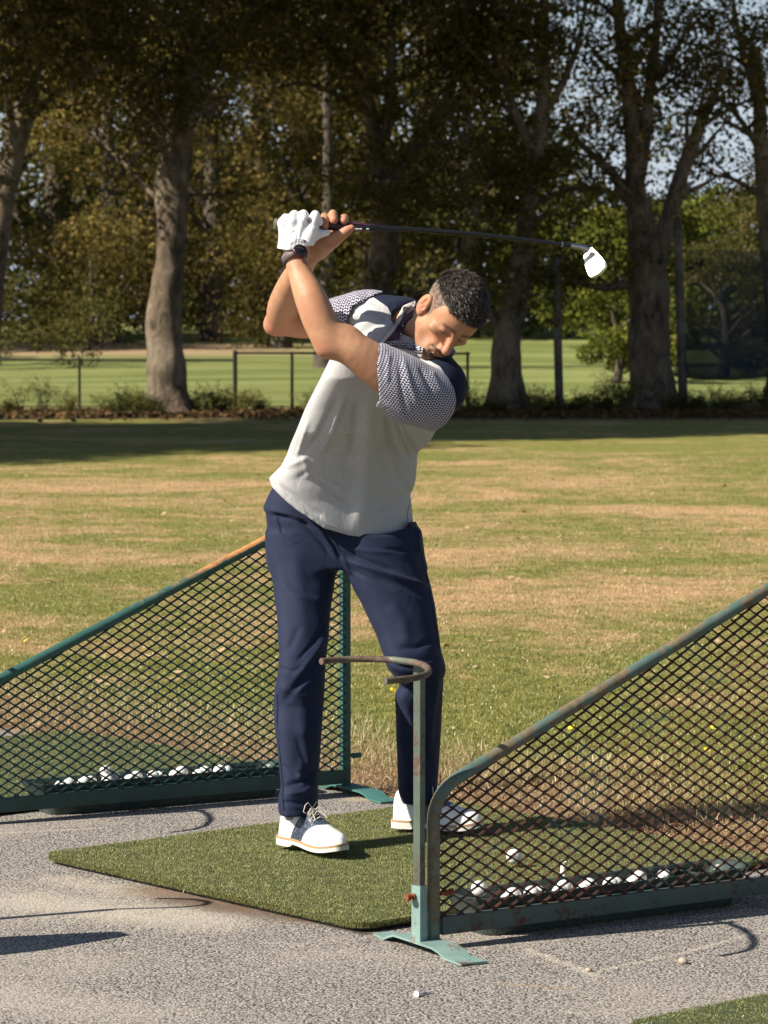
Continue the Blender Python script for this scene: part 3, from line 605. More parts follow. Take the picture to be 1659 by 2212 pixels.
sleeve('sleeve', sd_lsleeve, [-.05, 8.75, 1.2], [.27, 9.12, 1.63], LS[0], LS[-1], [([(870, 770), (885, 830), (905, 880)], 6, .005), ([(905, 790), (925, 830), (940, 870)], 5, -.005), ([(862, 780), (868, 850), (880, 900)], 5, -.004), ([(840, 760), (836, 830)], 5, .004), ([(825, 862), (880, 905), (930, 915)], 6, .004), ([(930, 800), (955, 850)], 6, .004)], .094)
sleeve('sleeve', sd_rsleeve, [-.19, 9.24, 1.44], [.05, 9.52, 1.72], RS[0], RS[-1], [([(745, 640), (765, 665), (775, 700)], 5, -.006), ([(765, 632), (785, 655), (795, 680)], 5, .005), ([(725, 645), (740, 680)], 5, .005), ([(790, 630), (805, 650)], 5, -.004)], .068)
# ---- trousers
NAVYT = mat_fabric('navy_trouser_cloth', (.011, .016, .042), (.015, .021, .052), bump=.18, rough=.75, sheen=.03, wrinkle=.10)
tv, tq = polygonize(sd_trousers, [-.38, 8.98, .08], [.22, 9.72, 1.10], .0050); tv = smooth(tv, tq, 3)
TC = [([(582, 1112), (630, 1118), (680, 1140)], 5, -.006), ([(580, 1100), (610, 1108), (660, 1125)], 5, .006), ([(660, 1110), (700, 1160), (728, 1205)], 5, .007), ([(640, 1112), (690, 1165), (722, 1205)], 6, -.007), ([(745, 1195), (800, 1215), (860, 1235)], 6, -.007),
      ([(742, 1208), (800, 1228), (870, 1250), (930, 1270)], 6, .009), ([(800, 1245), (870, 1265), (925, 1290)], 7, -.005), ([(735, 1180), (790, 1190), (850, 1195)], 5, .004), ([(600, 1250), (640, 1290), (705, 1300)], 8, .003),
      ([(706, 1340), (680, 1385), (640, 1430)], 4, -.005), ([(704, 1440), (670, 1470), (635, 1500)], 4, .005), ([(596, 1440), (630, 1450), (660, 1440)], 4, -.004), ([(640, 1590), (660, 1650), (650, 1700)], 5, -.004), ([(606, 1650), (640, 1672), (684, 1668)], 4, -.004), ([(734, 1190), (760, 1250), (775, 1290)], 4, .005), ([(745, 1225), (790, 1245), (850, 1275)], 4, -.004), ([(700, 1150), (725, 1180), (735, 1208)], 3, -.005), ([(905, 1180), (870, 1190), (830, 1185)], 4, -.004), ([(940, 1380), (900, 1400), (860, 1400)], 6, -.005), ([(956, 1425), (920, 1435), (880, 1428)], 4, .005), ([(712, 1365), (675, 1420), (628, 1480)], 7, .006), ([(705, 1400), (660, 1460), (610, 1520)], 8, -.006), ([(600, 1420), (625, 1400), (650, 1350)], 8, -.004), ([(600, 1480), (640, 1500), (690, 1500)], 9, .004), ([(650, 1560), (665, 1640), (640, 1690)], 12, .005),
      ([(688, 1660), (650, 1690), (612, 1700)], 6, -.007), ([(688, 1690), (655, 1712), (615, 1716)], 6, .007), ([(686, 1715), (650, 1735), (606, 1732)], 5, -.006), ([(645, 1670), (655, 1700)], 6, .006), ([(828, 1420), (860, 1440), (900, 1445)], 5, -.007),
      ([(850, 1462), (880, 1475), (920, 1450), (955, 1440)], 5, .008), ([(862, 1480), (890, 1500), (940, 1480)], 6, -.008), ([(858, 1495), (880, 1530), (895, 1570), (898, 1600)], 8, .008), ([(905, 1470), (900, 1540), (912, 1600), (925, 1650)], 7, -.009), ([(945, 1460), (930, 1540), (925, 1620)], 8, .009),
      ([(860, 1580), (880, 1640), (885, 1710)], 9, .006), ([(900, 1560), (905, 1650), (900, 1720)], 8, -.006), ([(840, 1300), (870, 1340), (880, 1400)], 14, .006), ([(640, 1180), (650, 1300), (655, 1400)], 18, .006), ([(902, 1140), (905, 1200)], 4, .008), ([(650, 1500), (655, 1600)], 16, .005)]
tv = creases(tv, tq, TC); trous = surf('trousers', tv, tq, NAVYT, person)
# inner leg seam and pocket edge
s_ = MB()
def on(f, pts, off=.001): return [hit(u, v, f, off) for u, v in pts]
s_.tube(on(sd_trousers, [(598, 1500), (598, 1560), (607, 1660), (610, 1720), (613, 1750)], .0025), .0012, 5)
s_.build('seam', NAVYT, trous)
for pl, r in [([(605, 1738), (640, 1745), (684, 1741)], .0011), ([(596, 1112), (604, 1150), (640, 1172)], .0013), ([(905, 1150), (912, 1200), (925, 1260), (938, 1330), (948, 1400)], .0012), ([(722, 1168), (733, 1200)], .0014), ([(872, 1700), (905, 1716), (940, 1712)], .0011)]:
    s_ = MB(); s_.tube(on(sd_trousers, pl, .0022), r, 5); s_.build('seam', NAVYT, trous)
hm = MB(); hm.tube([hit(u, v, sd_shirt, .0005) for u, v in [(588, 1043), (618, 1071), (660, 1105), (705, 1132), (758, 1148), (810, 1151), (855, 1144), (878, 1137)]], .0009, 5); hm.build('hem_stitch', GREY, shirt)
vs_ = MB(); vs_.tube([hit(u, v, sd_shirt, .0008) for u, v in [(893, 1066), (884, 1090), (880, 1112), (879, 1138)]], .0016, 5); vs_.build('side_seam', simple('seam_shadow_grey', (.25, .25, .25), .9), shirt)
# ---- glove
GLOVE = mat_fabric('white_leather', (.78, .78, .80), scale=220, bump=.10, rough=.5, sheen=0)
gv, gq = polygonize(sd_glove, [-.33, 8.88, 1.69], [-.13, 9.07, 1.90], .0021); gv = smooth(gv, gq, 1)
gv = creases(gv, gq, [([(606, 500), (625, 505), (640, 500)], 1.6, -.0014), ([(605, 508), (620, 512), (638, 508)], 1.6, -.0014), ([(606, 516), (625, 519), (636, 515)], 1.6, -.0014), ([(640, 476), (644, 498), (640, 530)], 1.5, -.0016), ([(622, 475), (624, 488)], 1.6, -.0016), ([(644, 472), (645, 486)], 1.6, -.0016), ([(665, 470), (664, 488)], 1.6, -.0016),
                      ([(645, 500), (660, 515), (668, 522)], 1.6, -.0014), ([(603, 524), (618, 528), (634, 524)], 1.8, .0014), ([(610, 492), (640, 490)], 1.5, -.001)])
glove = surf('golf_glove', gv, gq, GLOVE, person)
INK = simple('black_print', (.015, .015, .02), .6)
def decal(f, poly, off, name, m, parent, thick=.0005):
    pts = [hit(u, v, f, off) for u, v in poly]; mbx = MB(); n = len(pts); c0 = np.mean(pts, 0)
    mbx.add([p for p in pts] + [p + V3(0, .0012, 0) for p in pts], [list(range(n)), list(range(n, 2 * n))[::-1]] + [[i, i + n, (i + 1) % n + n, (i + 1) % n] for i in range(n)]); return mbx.build(name, m, parent)
crop = lambda x, y: (570.7 + x * .136, 438 + y * .136)       # hand close-up -> photo px
sw = [(478, 578), (540, 585), (600, 585), (640, 588), (660, 598), (663, 615), (655, 632), (640, 645), (622, 650), (634, 636), (641, 622), (640, 608), (622, 600), (580, 594), (520, 586)]
decal(lambda P: sd_glove(P), [crop(x, y) for x, y in sw], .003, 'glove_logo', INK, glove)
pm = MB()
for (x, y) in [(400, 270), (410, 300), (430, 240), (440, 320), (470, 200), (520, 200), (545, 225), (580, 265), (600, 300), (630, 190), (640, 260), (690, 270), (700, 310), (790, 410), (810, 440), (820, 370), (835, 340), (860, 310), (850, 400), (880, 260), (845, 430), (800, 350), (770, 330)]:
    p = hit(*crop(x, y), lambda P: sd_glove(P), .0007); pm.box(p, (.0011, .0008, .0011))
pm.build('vent_holes', INK, glove, kind='stuff')
# ---- wristwatch
axw = (WR_L - A3(671, 645, 8.91)); axw = axw / np.linalg.norm(axw); wc = A3(636, 556, 8.963) + 0.
n0 = V3(.46, -.88, .10); n0 -= axw * n0.dot(axw); n0 /= np.linalg.norm(n0); n1 = np.cross(axw, n0)
watch = MB(); ring = []
for k in range(41):
    th = 2 * math.pi * k / 40; ring.append((wc + (n0 * math.cos(th) + n1 * math.sin(th)) * .0322, n0 * math.cos(th) + n1 * math.sin(th)))
vs, fs = [], []
for p, d in ring: vs += [p - axw * .010, p - axw * .010 + d * .0028, p + axw * .010 + d * .0028, p + axw * .010]
for k in range(40):
    for j in range(4): fs.append([k * 4 + j, k * 4 + (j + 1) % 4, (k + 1) * 4 + (j + 1) % 4, (k + 1) * 4 + j])
watch.add(vs, fs, True); strap = watch.build('watch_strap', simple('grey_rubber', (.16, .13, .13), .6), person)
wm = MB(); pc = wc + n0 * .042 - axw * .007
wm.lathe([(0, -.006), (.0190, -.006), (.0212, -.002), (.0212, .004), (.019, .006), (.0175, .006), (.0172, .0052), (0, .0052)], pc, [axw, n1, n0], 28); wm.tube([pc + axw * .020, pc + axw * .024], .0025, 8)
case = wm.build('watch_case', simple('dark_metal', (.10, .035, .045), .3, .8), strap)
wd = MB(); wd.lathe([(0, .0058), (.0170, .0058), (.0172, .0050)], pc, [axw, n1, n0], 28); wd.build('watch_dial', simple('black_glass', (.008, .008, .01), .08), case)
ws = MB()
for k in range(6):
    th = math.radians(-52 - k * 8); d = n0 * math.cos(th) + n1 * math.sin(th); ws.box(wc + d * .0352, (.0115, .0014, .0006), [axw, np.cross(axw, d), d])
ws.box(wc + (n0 * math.cos(math.radians(-112)) + n1 * math.sin(math.radians(-112))) * .036, (.024, .006, .004), [axw, n1, n0]); ws.build('strap_slots', simple('slot_black', (.01, .01, .01), .7), strap)
# ---- collar and the patterned undershirt in the neck opening
def both(P): return np.minimum(np.minimum(sd_shirt(P), sd_neck(P)), np.minimum(sd_head(P), sd_core(P)))
def ribbon(name, A_, B_, m, parent, offA=.003, offB=.003, th=.0022, f=both, n=14, uvm=False):
    def res(pl):
        pl = np.array(pl, float); c = np.concatenate([[0], np.cumsum(np.linalg.norm(np.diff(pl, axis=0), axis=1))]); t = np.linspace(0, c[-1], n); return np.stack([np.interp(t, c, pl[:, i]) for i in range(pl.shape[1])], 1)
    def pt(q, off): return A3(*q) if len(q) == 3 else hit(q[0], q[1], f, off)
    a = np.array([pt(q, offA) for q in res(A_)]); b = np.array([pt(q, offB) for q in res(B_)]); m_ = (a + b) / 2 + V3(0, -th * .8, 0)
    rows = [a, m_, b, b + V3(0, th, 0), m_ + V3(0, th, 0), a + V3(0, th, 0)]; vs = np.concatenate(rows); fc = []
    for r in range(6):
        for i in range(n - 1): fc.append([r * n + i, ((r + 1) % 6) * n + i, ((r + 1) % 6) * n + i + 1, r * n + i + 1])
    mb_ = MB(); mb_.add(vs, fc, True); o = mb_.build(name, m, parent)
    if uvm:
        lay = o.data.uv_layers.new(name='UVMap'); li = np.zeros(len(o.data.loops), np.int32); o.data.loops.foreach_get('vertex_index', li); uv = np.stack([vs[li][:, 0] + vs[li][:, 1] * .3, vs[li][:, 2]], 1); lay.data.foreach_set('uv', uv.astype(np.float32).ravel())
    return o
COLL = mat_fabric('collar_cloth', (.52, .47, .43), bump=.2); PURP = mat_fabric('plum_lining', (.055, .022, .06), bump=.2)
ribbon('undershirt_collar', [(893, 668), (876, 680), (864, 700), (850, 718), (824, 742)], [(892, 684), (880, 694), (872, 710), (867, 724), (864, 736)], PURP, person, .006, .004)
ribbon('undershirt_collar', [(868, 700), (866, 712), (864, 724), (863, 734)], [(873, 701), (870, 713), (868, 725), (867, 735)], KNIT, person, .009, .008, uvm=True)
ribbon('undershirt_placket', [(824, 741), (864, 733), (885, 741), (914, 750)], [(826, 749), (864, 744), (885, 752), (912, 762)], KNIT, person, .007, .009, uvm=True)
ribbon('collar', [(897, 650), (882, 655), (868, 662), (860, 684), (849, 706), (820, 739)], [(897, 662), (886, 665), (876, 671), (868, 690), (856, 711), (825, 744)], COLL, person, .010, .014)
ribbon('collar', [(824, 746), (850, 748), (885, 756), (912, 763)], [(826, 752), (850, 756), (885, 765), (910, 772)], COLL, person, .010, .008)
ribbon('collar_lining', [(897, 661), (886, 664), (877, 670), (869, 689), (858, 708), (828, 742)], [(895, 672), (884, 678), (873, 690), (864, 703), (853, 716), (830, 743)], simple('brown_lining', (.11, .07, .06), .9), person, .009, .007)
ribbon('collar', [(898, 653, 9.21), (925, 668, 9.33), (960, 715, 9.33), (985, 760, 9.22)], [(900, 672, 9.23), (925, 688, 9.34), (955, 735, 9.33), (975, 775, 9.2)], COLL, person)
zp = MB(); zp.tube([hit(u, v, both, .013) for u, v in [(880, 667), (873, 680), (865, 697), (854, 713), (828, 744), (850, 747), (885, 755), (910, 762.5)]], .0016, 6); zp.build('zip', simple('zip_tape', (.06, .04, .06), .5), person)
# ---- hair
hairv, hairq = polygonize(lambda P, c: (lambda p: np.maximum(sd_head(P) - (.0022 + .0075 * np.clip((p[:, 1] - .045) / .05, 0, 1) * np.clip((p[:, 2] + .17) / .05, 0, 1)), (np.interp(p[:, 2], [-.2, -.15, -.03, .0, .02], [.05, .057, .057, .062, .066]) - p[:, 1])))(tohead(P)), hw(0, 0, -.07) - .17, hw(0, 0, -.07) + .17, .0026)
def mat_hair(name, a, b, r=.35):
    t = NT(name); isl = t.n('ShaderNodeNewGeometry').outputs['Random Per Island']; t.bsdf(t.ramp(isl, [(0, a), (.72, b), (.97, tuple(min(1, x * 3.6) for x in b))]), r, spec=1.); return t.m  # last ramp stop paints bright highlights into the colour of some strands
HAIR = mat_hair('dark_hair', (.009, .006, .004), (.042, .030, .022), .38); STUB = mat_hair('cropped_grey_hair', (.05, .04, .035), (.26, .22, .19), .5)
hairv = smooth(hairv, hairq, 1)
hair = surf('hair', hairv, hairq, simple('hair_base', (.014, .010, .008), .6, spec=.3), person)
def strands(name, V, N, n, L, W, flow, m, sel, jit=.35):
    idx = rng.choice(np.nonzero(sel)[0], n); p = V[idx] + rng.normal(0, .0008, (n, 3)); nrm = N[idx]; fl = flow(p, nrm)
    cell = np.floor(p / .006).astype(int); hs = (cell[:, 0] * 73856093 ^ cell[:, 1] * 19349663 ^ cell[:, 2] * 83492791) % 997; tab = rng.normal(0, 1, (997, 3)) * jit; d = nrm * .30 + fl + tab[hs] + rng.normal(0, jit * .35, (n, 3)); d /= np.linalg.norm(d, axis=1)[:, None]; ln = L * rng.uniform(.55, 1.15, n)[:, None]
    side = np.cross(d, rng.normal(0, 1, (n, 3))); side /= np.linalg.norm(side, axis=1)[:, None]; s2 = np.cross(d, side); mid = p + d * ln * .55 + nrm * ln * .05; tip = p + d * ln + fl * ln * .25
    w = W * rng.uniform(.7, 1.2, n)[:, None]; vs = np.stack([p + side * w, p - side * w * .5 + s2 * w * .8, p - side * w * .5 - s2 * w * .8, mid + side * w * .8, mid - side * w * .4 + s2 * w * .6, mid - side * w * .4 - s2 * w * .6, tip], 1).reshape(-1, 3)
    b = (np.arange(n) * 7)[:, None]; tri = np.concatenate([b + np.array([t]) for t in [(0, 1, 4), (0, 4, 3), (1, 2, 5), (1, 5, 4), (2, 0, 3), (2, 3, 5), (3, 4, 6), (4, 5, 6), (5, 3, 6)]]); me = mesh_from(vs, tri, True)
    return link(name, me, m, hair, kind='stuff')
HN = vnormals(hairv, hairq); hp = tohead(hairv.astype(np.float32))
def flow(p, n):
    f = np.tile(hF * .9 + hU * .1, (len(p), 1)); return f - n * (f * n).sum(1)[:, None]
strands('top_hair', hairv, HN, 5600, .021, .00085, flow, HAIR, (hp[:, 1] > .058) & (hp[:, 2] > -.18), .17)
BN = np.zeros(nv * 3); body.data.vertices.foreach_get('normal', BN); BN = BN.reshape(-1, 3)
strands('cropped_hair', co, BN, 7000, .0040, .0004, lambda p, n: np.tile(-hU * .5 - hF * .3, (len(p), 1)), STUB, scalp > .5, .3)
strands('cropped_hair', co, BN, 6000, .0065, .0005, lambda p, n: np.tile(hF * .5 + hU * .2, (len(p), 1)), mat_hair('brown_hair', (.02, .014, .011), (.09, .065, .05), .45), (scalp > .5) & (u_ + rng.normal(0, .006, nv) > .030), .3)
bsel = beard > .45; strands('beard_stubble', co, BN, 1500, .0032, .00035, lambda p, n: np.tile(-hU * .6, (len(p), 1)), mat_hair('beard_hair', (.04, .025, .016), (.16, .10, .065), .5), bsel & inh, .35)
# ---- golf club
club = empty('golf_club', GR0, 'iron golf club with a black shaft and shining steel head held over the shoulder', 'golf club')
BLK = simple('black_rubber', (.014, .012, .016), .5, bump=.4, bscale=500)
g_ = MB(); gpts = [(597, 484, 8.983), (700, 487, 9.016), (760, 489.5, 9.035), (806, 491.5, 9.05), (813, 492, 9.052)]; g_.tube([A3(*p) for p in gpts], [.0140, .0128, .0120, .0108, .0085], 18); grip = g_.build('grip', BLK, club)
cp = MB(); gd = A3(700, 487, 9.016) - GR0; gd = gd / np.linalg.norm(gd); gx = np.cross(gd, V3(0, 0, 1)); gx /= np.linalg.norm(gx); gy = np.cross(gd, gx)
cp.lathe([(0, -.006), (.014, -.005), (.0168, -.002), (.0168, .002), (.014, .006)], A3(596.5, 483.8, 8.983), [gx, gy, gd], 22); cp.build('grip_cap', simple('grey_cap', (.09, .075, .07), .55, bump=.3), grip)
gl = MB(); gl.tube([A3(735, 480, 9.016), A3(770, 483.3, 9.028), A3(800, 485.8, 9.04)], .0012, 5); gl.tube([A3(700, 481, 9.002), A3(718, 490, 9.008), A3(735, 494, 9.016)], .0011, 5); gl.build('grip_stripe', simple('magenta_print', (.22, .03, .16), .4), grip)
gt = MB(); ax1 = (A3(806, 491.5, 9.05) - A3(760, 489.5, 9.035)); ax1 /= np.linalg.norm(ax1)
for k, (u0, u1) in enumerate([(768, 776), (778, 782), (792, 797)]): gt.tube([A3(u0, 494.5, 9.022), A3(u1, 495, 9.025)], .0022, 4)
gt.build('grip_lettering', simple('white_print', (.6, .6, .6), .5), grip)
sp_ = [A3(u, v, Y) for u, v, Y in [(810, 491.6, 9.052), (900, 496.5, 9.08), (1007, 504.2, 9.113), (1095, 513.2, 9.14), (1216, 528, 9.18)]]
s2 = MB(); s2.tube(sp_, [.0075, .0070, .0064, .0058, .0054], 14); s2.build('shaft', simple('black_graphite', (.012, .012, .014), .22), club)
fe = MB(); fe.tube([A3(1214, 527.8, 9.18), A3(1232, 530.2, 9.186)], [.0070, .0074], 14); fe.build('ferrule', simple('ferrule_black', (.01, .01, .01), .3), club)
fr = MB(); fr.tube([A3(1213.3, 527.7, 9.18), A3(1215, 527.9, 9.1805)], .0072, 14); fr.build('ferrule_ring', simple('steel_ring', (.7, .7, .7), .3, 1), club)
nC = SD + V3(0.02, -1, .0); nC /= np.linalg.norm(nC); pC = A3(1283, 565, 9.195)
def onC(u, v, o=0.):
    r = ray(u, v); return EYE + r * ((pC - EYE + nC * 0).dot(nC) / r.dot(nC)) + nC * o
face = [(1277, 534.6), (1290, 547), (1299, 557), (1304.5, 564), (1306, 569), (1304.8, 576), (1300, 582), (1292, 590), (1282.5, 595), (1276, 595.5), (1272, 593.5), (1268, 585), (1264.5, 574), (1262, 562), (1261, 553.5), (1268, 545)]
ch = MB(); ch.prism([onC(*p) for p in face], nC * 0, -nC * .009)
bk = [onC(1282 + (u - 1282) * 1.035, 568 + (v - 568) * 1.035, -.005) for u, v in face]; ch.prism(bk, nC * 0, -nC * .010)
STEEL = simple('polished_steel', (.86, .85, .84), .33, 1); head_ = ch.build('club_head', STEEL, club)
ho = MB(); ho.tube([A3(1231, 530, 9.186), A3(1252, 532.8, 9.192), A3(1264, 536, 9.198), A3(1272, 542, 9.20)], [.0073, .0078, .0092, .0085], 14); ho.tube([A3(1262, 538, 9.197), A3(1265, 548, 9.2)], [.007, .004], 8); ho.build('hosel', simple('satin_steel', (.55, .52, .5), .3, 1), club)
gr = MB()
for k in range(9):
    t = k / 8; a = np.array((1265.5, 566)) * (1 - t) + np.array((1274, 588)) * t; b = np.array((1284, 548)) * (1 - t) + np.array((1291, 577)) * t; gr.tube([onC(*a, .0002), onC(*b, .0002)], .0004, 4)
gr.build('groove', simple('groove_grey', (.4, .4, .4), .4, 1), head_)
# ---- shoes
def shoe(hu, hv_, tu, tv_, lens, side):
    h0 = gp(hu, hv_, MAT_Z + .008); t0 = gp(tu, tv_, MAT_Z + .008); fx = t0 - h0; fx /= np.linalg.norm(fx); fy = np.cross(V3(0, 0, 1), fx); fz = V3(0, 0, 1); W = lambda x, y, z: h0 + fx * x * lens / .29 + fy * y + fz * z
    X = np.array([0, .006, .02, .05, .08, .11, .14, .17, .20, .23, .255, .272, .284, .29]); Wd = np.array([.012, .024, .031, .034, .034, .035, .039, .043, .0455, .044, .037, .0275, .0165, .005]); Hh = np.array([.060, .080, .092, .098, .098, .095, .083, .067, .053, .045, .038, .031, .022, .008])
    sway = lambda x: side * -.010 * math.sin(min(1, x / .29) * math.pi) + side * .006 * (x / .29)
    spring = lambda x: .013 * max(0, (x - .19) / .10) ** 2 - .005 * min(1, max(0, (x - .09) / .08))
    def S(x, th, o=0.):
        w = np.interp(x, X, Wd) + o; h = np.interp(x, X, Hh) + o; c, s = math.cos(th), math.sin(th); nar = 1 - .35 * max(0, s) * np.interp(x, [0, .05, .12, .2], [1, 1, .75, .15])
        return W(x, sway(x) + w * nar * np.sign(c) * abs(c) ** .75, .022 + spring(x) + (h) * (s ** .8 if s > 0 else 0))
    root = MB(); xs = np.concatenate([np.linspace(0, .02, 5), np.linspace(.03, .25, 20), np.linspace(.258, .29, 8)]); n = 25; vs = []; fs = []
    for x in xs: vs += [S(x, math.pi * k / (n - 1)) for k in range(n)]
    for i in range(len(xs) - 1):
        for k in range(n - 1): fs.append([i * n + k, i * n + k + 1, (i + 1) * n + k + 1, (i + 1) * n + k])
    root.add(vs, fs, True); root.add([S(.29, math.pi * k / (n - 1)) for k in range(n)], [list(range(n))], True); root.add([S(0, math.pi * k / (n - 1)) for k in range(n)], [list(range(n))], True)
    up = root.build('shoe', simple('white_shoe_leather', (.80, .79, .77), .28, bump=.15, bscale=350, Coat_Weight=.25), person)
    def outline(o):
        L = [(x, sway(x) + (np.interp(x, X, Wd) + o)) for x in xs]; R = [(x, sway(x) - (np.interp(x, X, Wd) + o)) for x in xs]; e = o * .8
        L = [((x - e if x < .01 else (x + e if x > .28 else x)), y) for x, y in L]; R = [((x - e if x < .01 else (x + e if x > .28 else x)), y) for x, y in R]; return L + R[::-1]
    def slab(zb, zt, o, m, nm):
        ol = outline(o); k = len(ol); mb_ = MB(); A_ = [W(x, y, zb(x) + spring(x)) for x, y in ol]; B_ = [W(x, y, zt(x) + spring(x)) for x, y in ol]; mb_.add(A_ + B_, [[i, (i + 1) % k, (i + 1) % k + k, i + k] for i in range(k)], True)
        hn = k // 2; mb_.add(A_, [[i, k - 1 - i, k - 2 - i, i + 1] for i in range(hn - 1)]); mb_.add(B_, [[i, i + 1, k - 2 - i, k - 1 - i] for i in range(hn - 1)]); return mb_.build(nm, m, up)
    slab(lambda x: np.interp(x, [0, .075, .08, .11, .29], [-.002, -.002, .008, .007, .005]), lambda x: .0172, .0055, simple('cream_sole', (.62, .60, .54), .6, bump=.2), 'sole')
    slab(lambda x: .0173, lambda x: .0232, .0060, simple('tan_welt', (.42, .26, .14), .6, bump=.2), 'welt')
    sdl = MB(); m1, m2 = 8, 21; vs = []; fs = []
    for i in range(m1):
        for k in range(m2):
            th = math.pi * (k / (m2 - 1)); z = math.sin(th); vs.append(S(.072 + .052 * i / (m1 - 1) + .055 * z + .012 * z * i / (m1 - 1), th, .0014))
    for i in range(m1 - 1):
        for k in range(m2 - 1): fs.append([i * m2 + k, i * m2 + k + 1, (i + 1) * m2 + k + 1, (i + 1) * m2 + k])
    sdl.add(vs, fs, True); t = NT('croc_leather'); v = t.vor(t.obj((1, 1, .6)), 150, 'DISTANCE_TO_EDGE'); t.bsdf(t.mix(t.rampf(v, .02, .10), (.10, .13, .18), (.016, .024, .042)), .3, t.bump(v, .6, .002), spec=.6); sad = sdl.build('saddle', t.m, up)
    tr = MB()
    for e in (0, m1 - 1): tr.tube([vs[e * m2 + k] for k in range(1, m2 - 1)], .0011, 5)
    tr.build('saddle_trim', simple('grey_trim', (.2, .23, .28), .5), sad)
    lc = MB(); T = lambda x, th, o: S(x, math.radians(th), o)
    for k, x in enumerate((.128, .140, .152, .164)): lc.tube([T(x, 62, .003), T(x + .003, 90, .006), T(x + .002, 118, .003)], .0021, 6)
    for s in (1, -1):
        for (w, z, q) in ((.030, .018, .0), (.022, .01, .012)):
            b = S(.130 + q, math.pi / 2, .006); lc.tube([b, b + fy * s * w * .5 + fz * z, b + fy * s * w + fz * z * .7 + fx * .006, b + fy * s * (w + .012) - fz * .004 + fx * .012, b + fy * s * w * .9 - fz * .014 + fx * .016, b + fx * .01], .0014, 6)
        b = S(.134, math.pi / 2, .006); lc.tube([b, b + fy * s * .016 + fx * .018 - fz * .008, b + fy * s * .022 + fx * .036 - fz * .022], .0013, 6)
    lc.build('lace', simple('cream_lace', (.62, .58, .5), .8), up)
    tg = MB(); th = math.radians(32 if side < 0 else 148); c = S(.055, th, .0006); tg.box(c, (.0065, .002, .009), [fx, fy, fz]); tg.build('heel_tab', simple('tab_dark', (.06, .055, .05), .6), up)
    sk = MB(); sk.tube([W(.052, 0, .075), W(.050, 0, .115)], [.029, .032], 18); sk.build('sock', simple('grey_sock', (.32, .31, .33), .9, bump=.3, bscale=400), person)
    return up
shoe(612, 1819, 738, 1845, .283, -1)
shoe(852, 1784, 1036, 1795, .275, -1)
# ================================================================== layout of the bays
_A = gp(780, 1989, MAT_Z); _B = gp(89, 1837, MAT_Z); MAT_V = (_B - _A); LV = float(np.linalg.norm(MAT_V)); MAT_V /= LV; MAT_U = V3(MAT_V[1], -MAT_V[0], 0); LU = 1.56; MAT_A = _A * V3(1, 1, 0)
BAY = V3(-1.37, 1.743, 0)
M = lambda u, v, z=0.: MAT_A + MAT_U * u + MAT_V * v + V3(0, 0, z)
def terrain(x, y):
    r = np.clip((y - 58) / 66, 0, 1); r = r * r * (3 - 2 * r)
    return -.014 + 1.22 * r + .22 * np.sin(x * .09 + 1.2) * r + .06 * np.sin(x * .21 + y * .11) * np.clip((y - 62) / 10, 0, 1)
def sheet(xs, ys, off=0.):
    X, Y = np.meshgrid(xs, ys, indexing='ij'); Z = terrain(X, Y) + off; n, m = X.shape; v = np.stack([X, Y, Z], -1).reshape(-1, 3); i = np.arange(n * m).reshape(n, m)
    return v, np.stack([i[:-1, :-1], i[1:, :-1], i[1:, 1:], i[:-1, 1:]], -1).reshape(-1, 4)
LAWN = mat_lawn()
v, q = sheet(np.linspace(-260, 260, 105), np.concatenate([np.linspace(-30, 58, 45), np.linspace(60, 150, 46), np.linspace(160, 900, 20)])); link('lawn', mesh_from(v, q, True), LAWN, kind='structure')
def mat_fairway():
    t = NT('fairway'); P = t.obj(); n = t.noise(t.obj((.25, 1.2, 1)), .5, 3); c = t.mix(t.rampf(n, .42, .58), (.12, .155, .045), (.24, .26, .09))
    c = t.mix(t.rampf(t.noise(P, 2.2, 4, .6), .3, .7), c, t.mix(.5, c, (.20, .22, .07))); sx = t.n('ShaderNodeSeparateXYZ'); t.set(sx.inputs[0], P)
    b = t.math('MULTIPLY', t.rampf(sx.outputs[1], 84, 88), t.rampf(sx.outputs[1], 98, 94)); b = t.math('MULTIPLY', b, t.rampf(sx.outputs[0], 1, -5)); c = t.mix(b, c, (.34, .24, .14))
    t.bsdf(c, .95, t.bump(t.noise(P, 12, 4), .6, .05), spec=.1); return t.m
v, q = sheet(np.linspace(-90, 90, 61), np.linspace(57.5, 160, 60), .02); link('fairway', mesh_from(v, q, True), mat_fairway(), kind='structure')
# asphalt apron with a crumbly edge along the grass
ed = [M(1.60 + .02 * math.sin(s * 7) + rng.uniform(-.015, .015), s) for s in np.linspace(-9, 12, 150)]
ab = MB(); pl = [M(-14, -9), M(-14, 12)]; k = len(ed)
top = [p for p in ed] + [M(-14, s) for s in np.linspace(-9, 12, 150)]
ab.add(top, [[i + k, i, i + 1, i + 1 + k] for i in range(k - 1)]); ab.add([p for p in ed] + [p - V3(0, 0, .03) for p in ed], [[i, i + k, i + 1 + k, i + 1] for i in range(k - 1)]); ab.build('asphalt_pavement', mat_asphalt(), kind='structure')
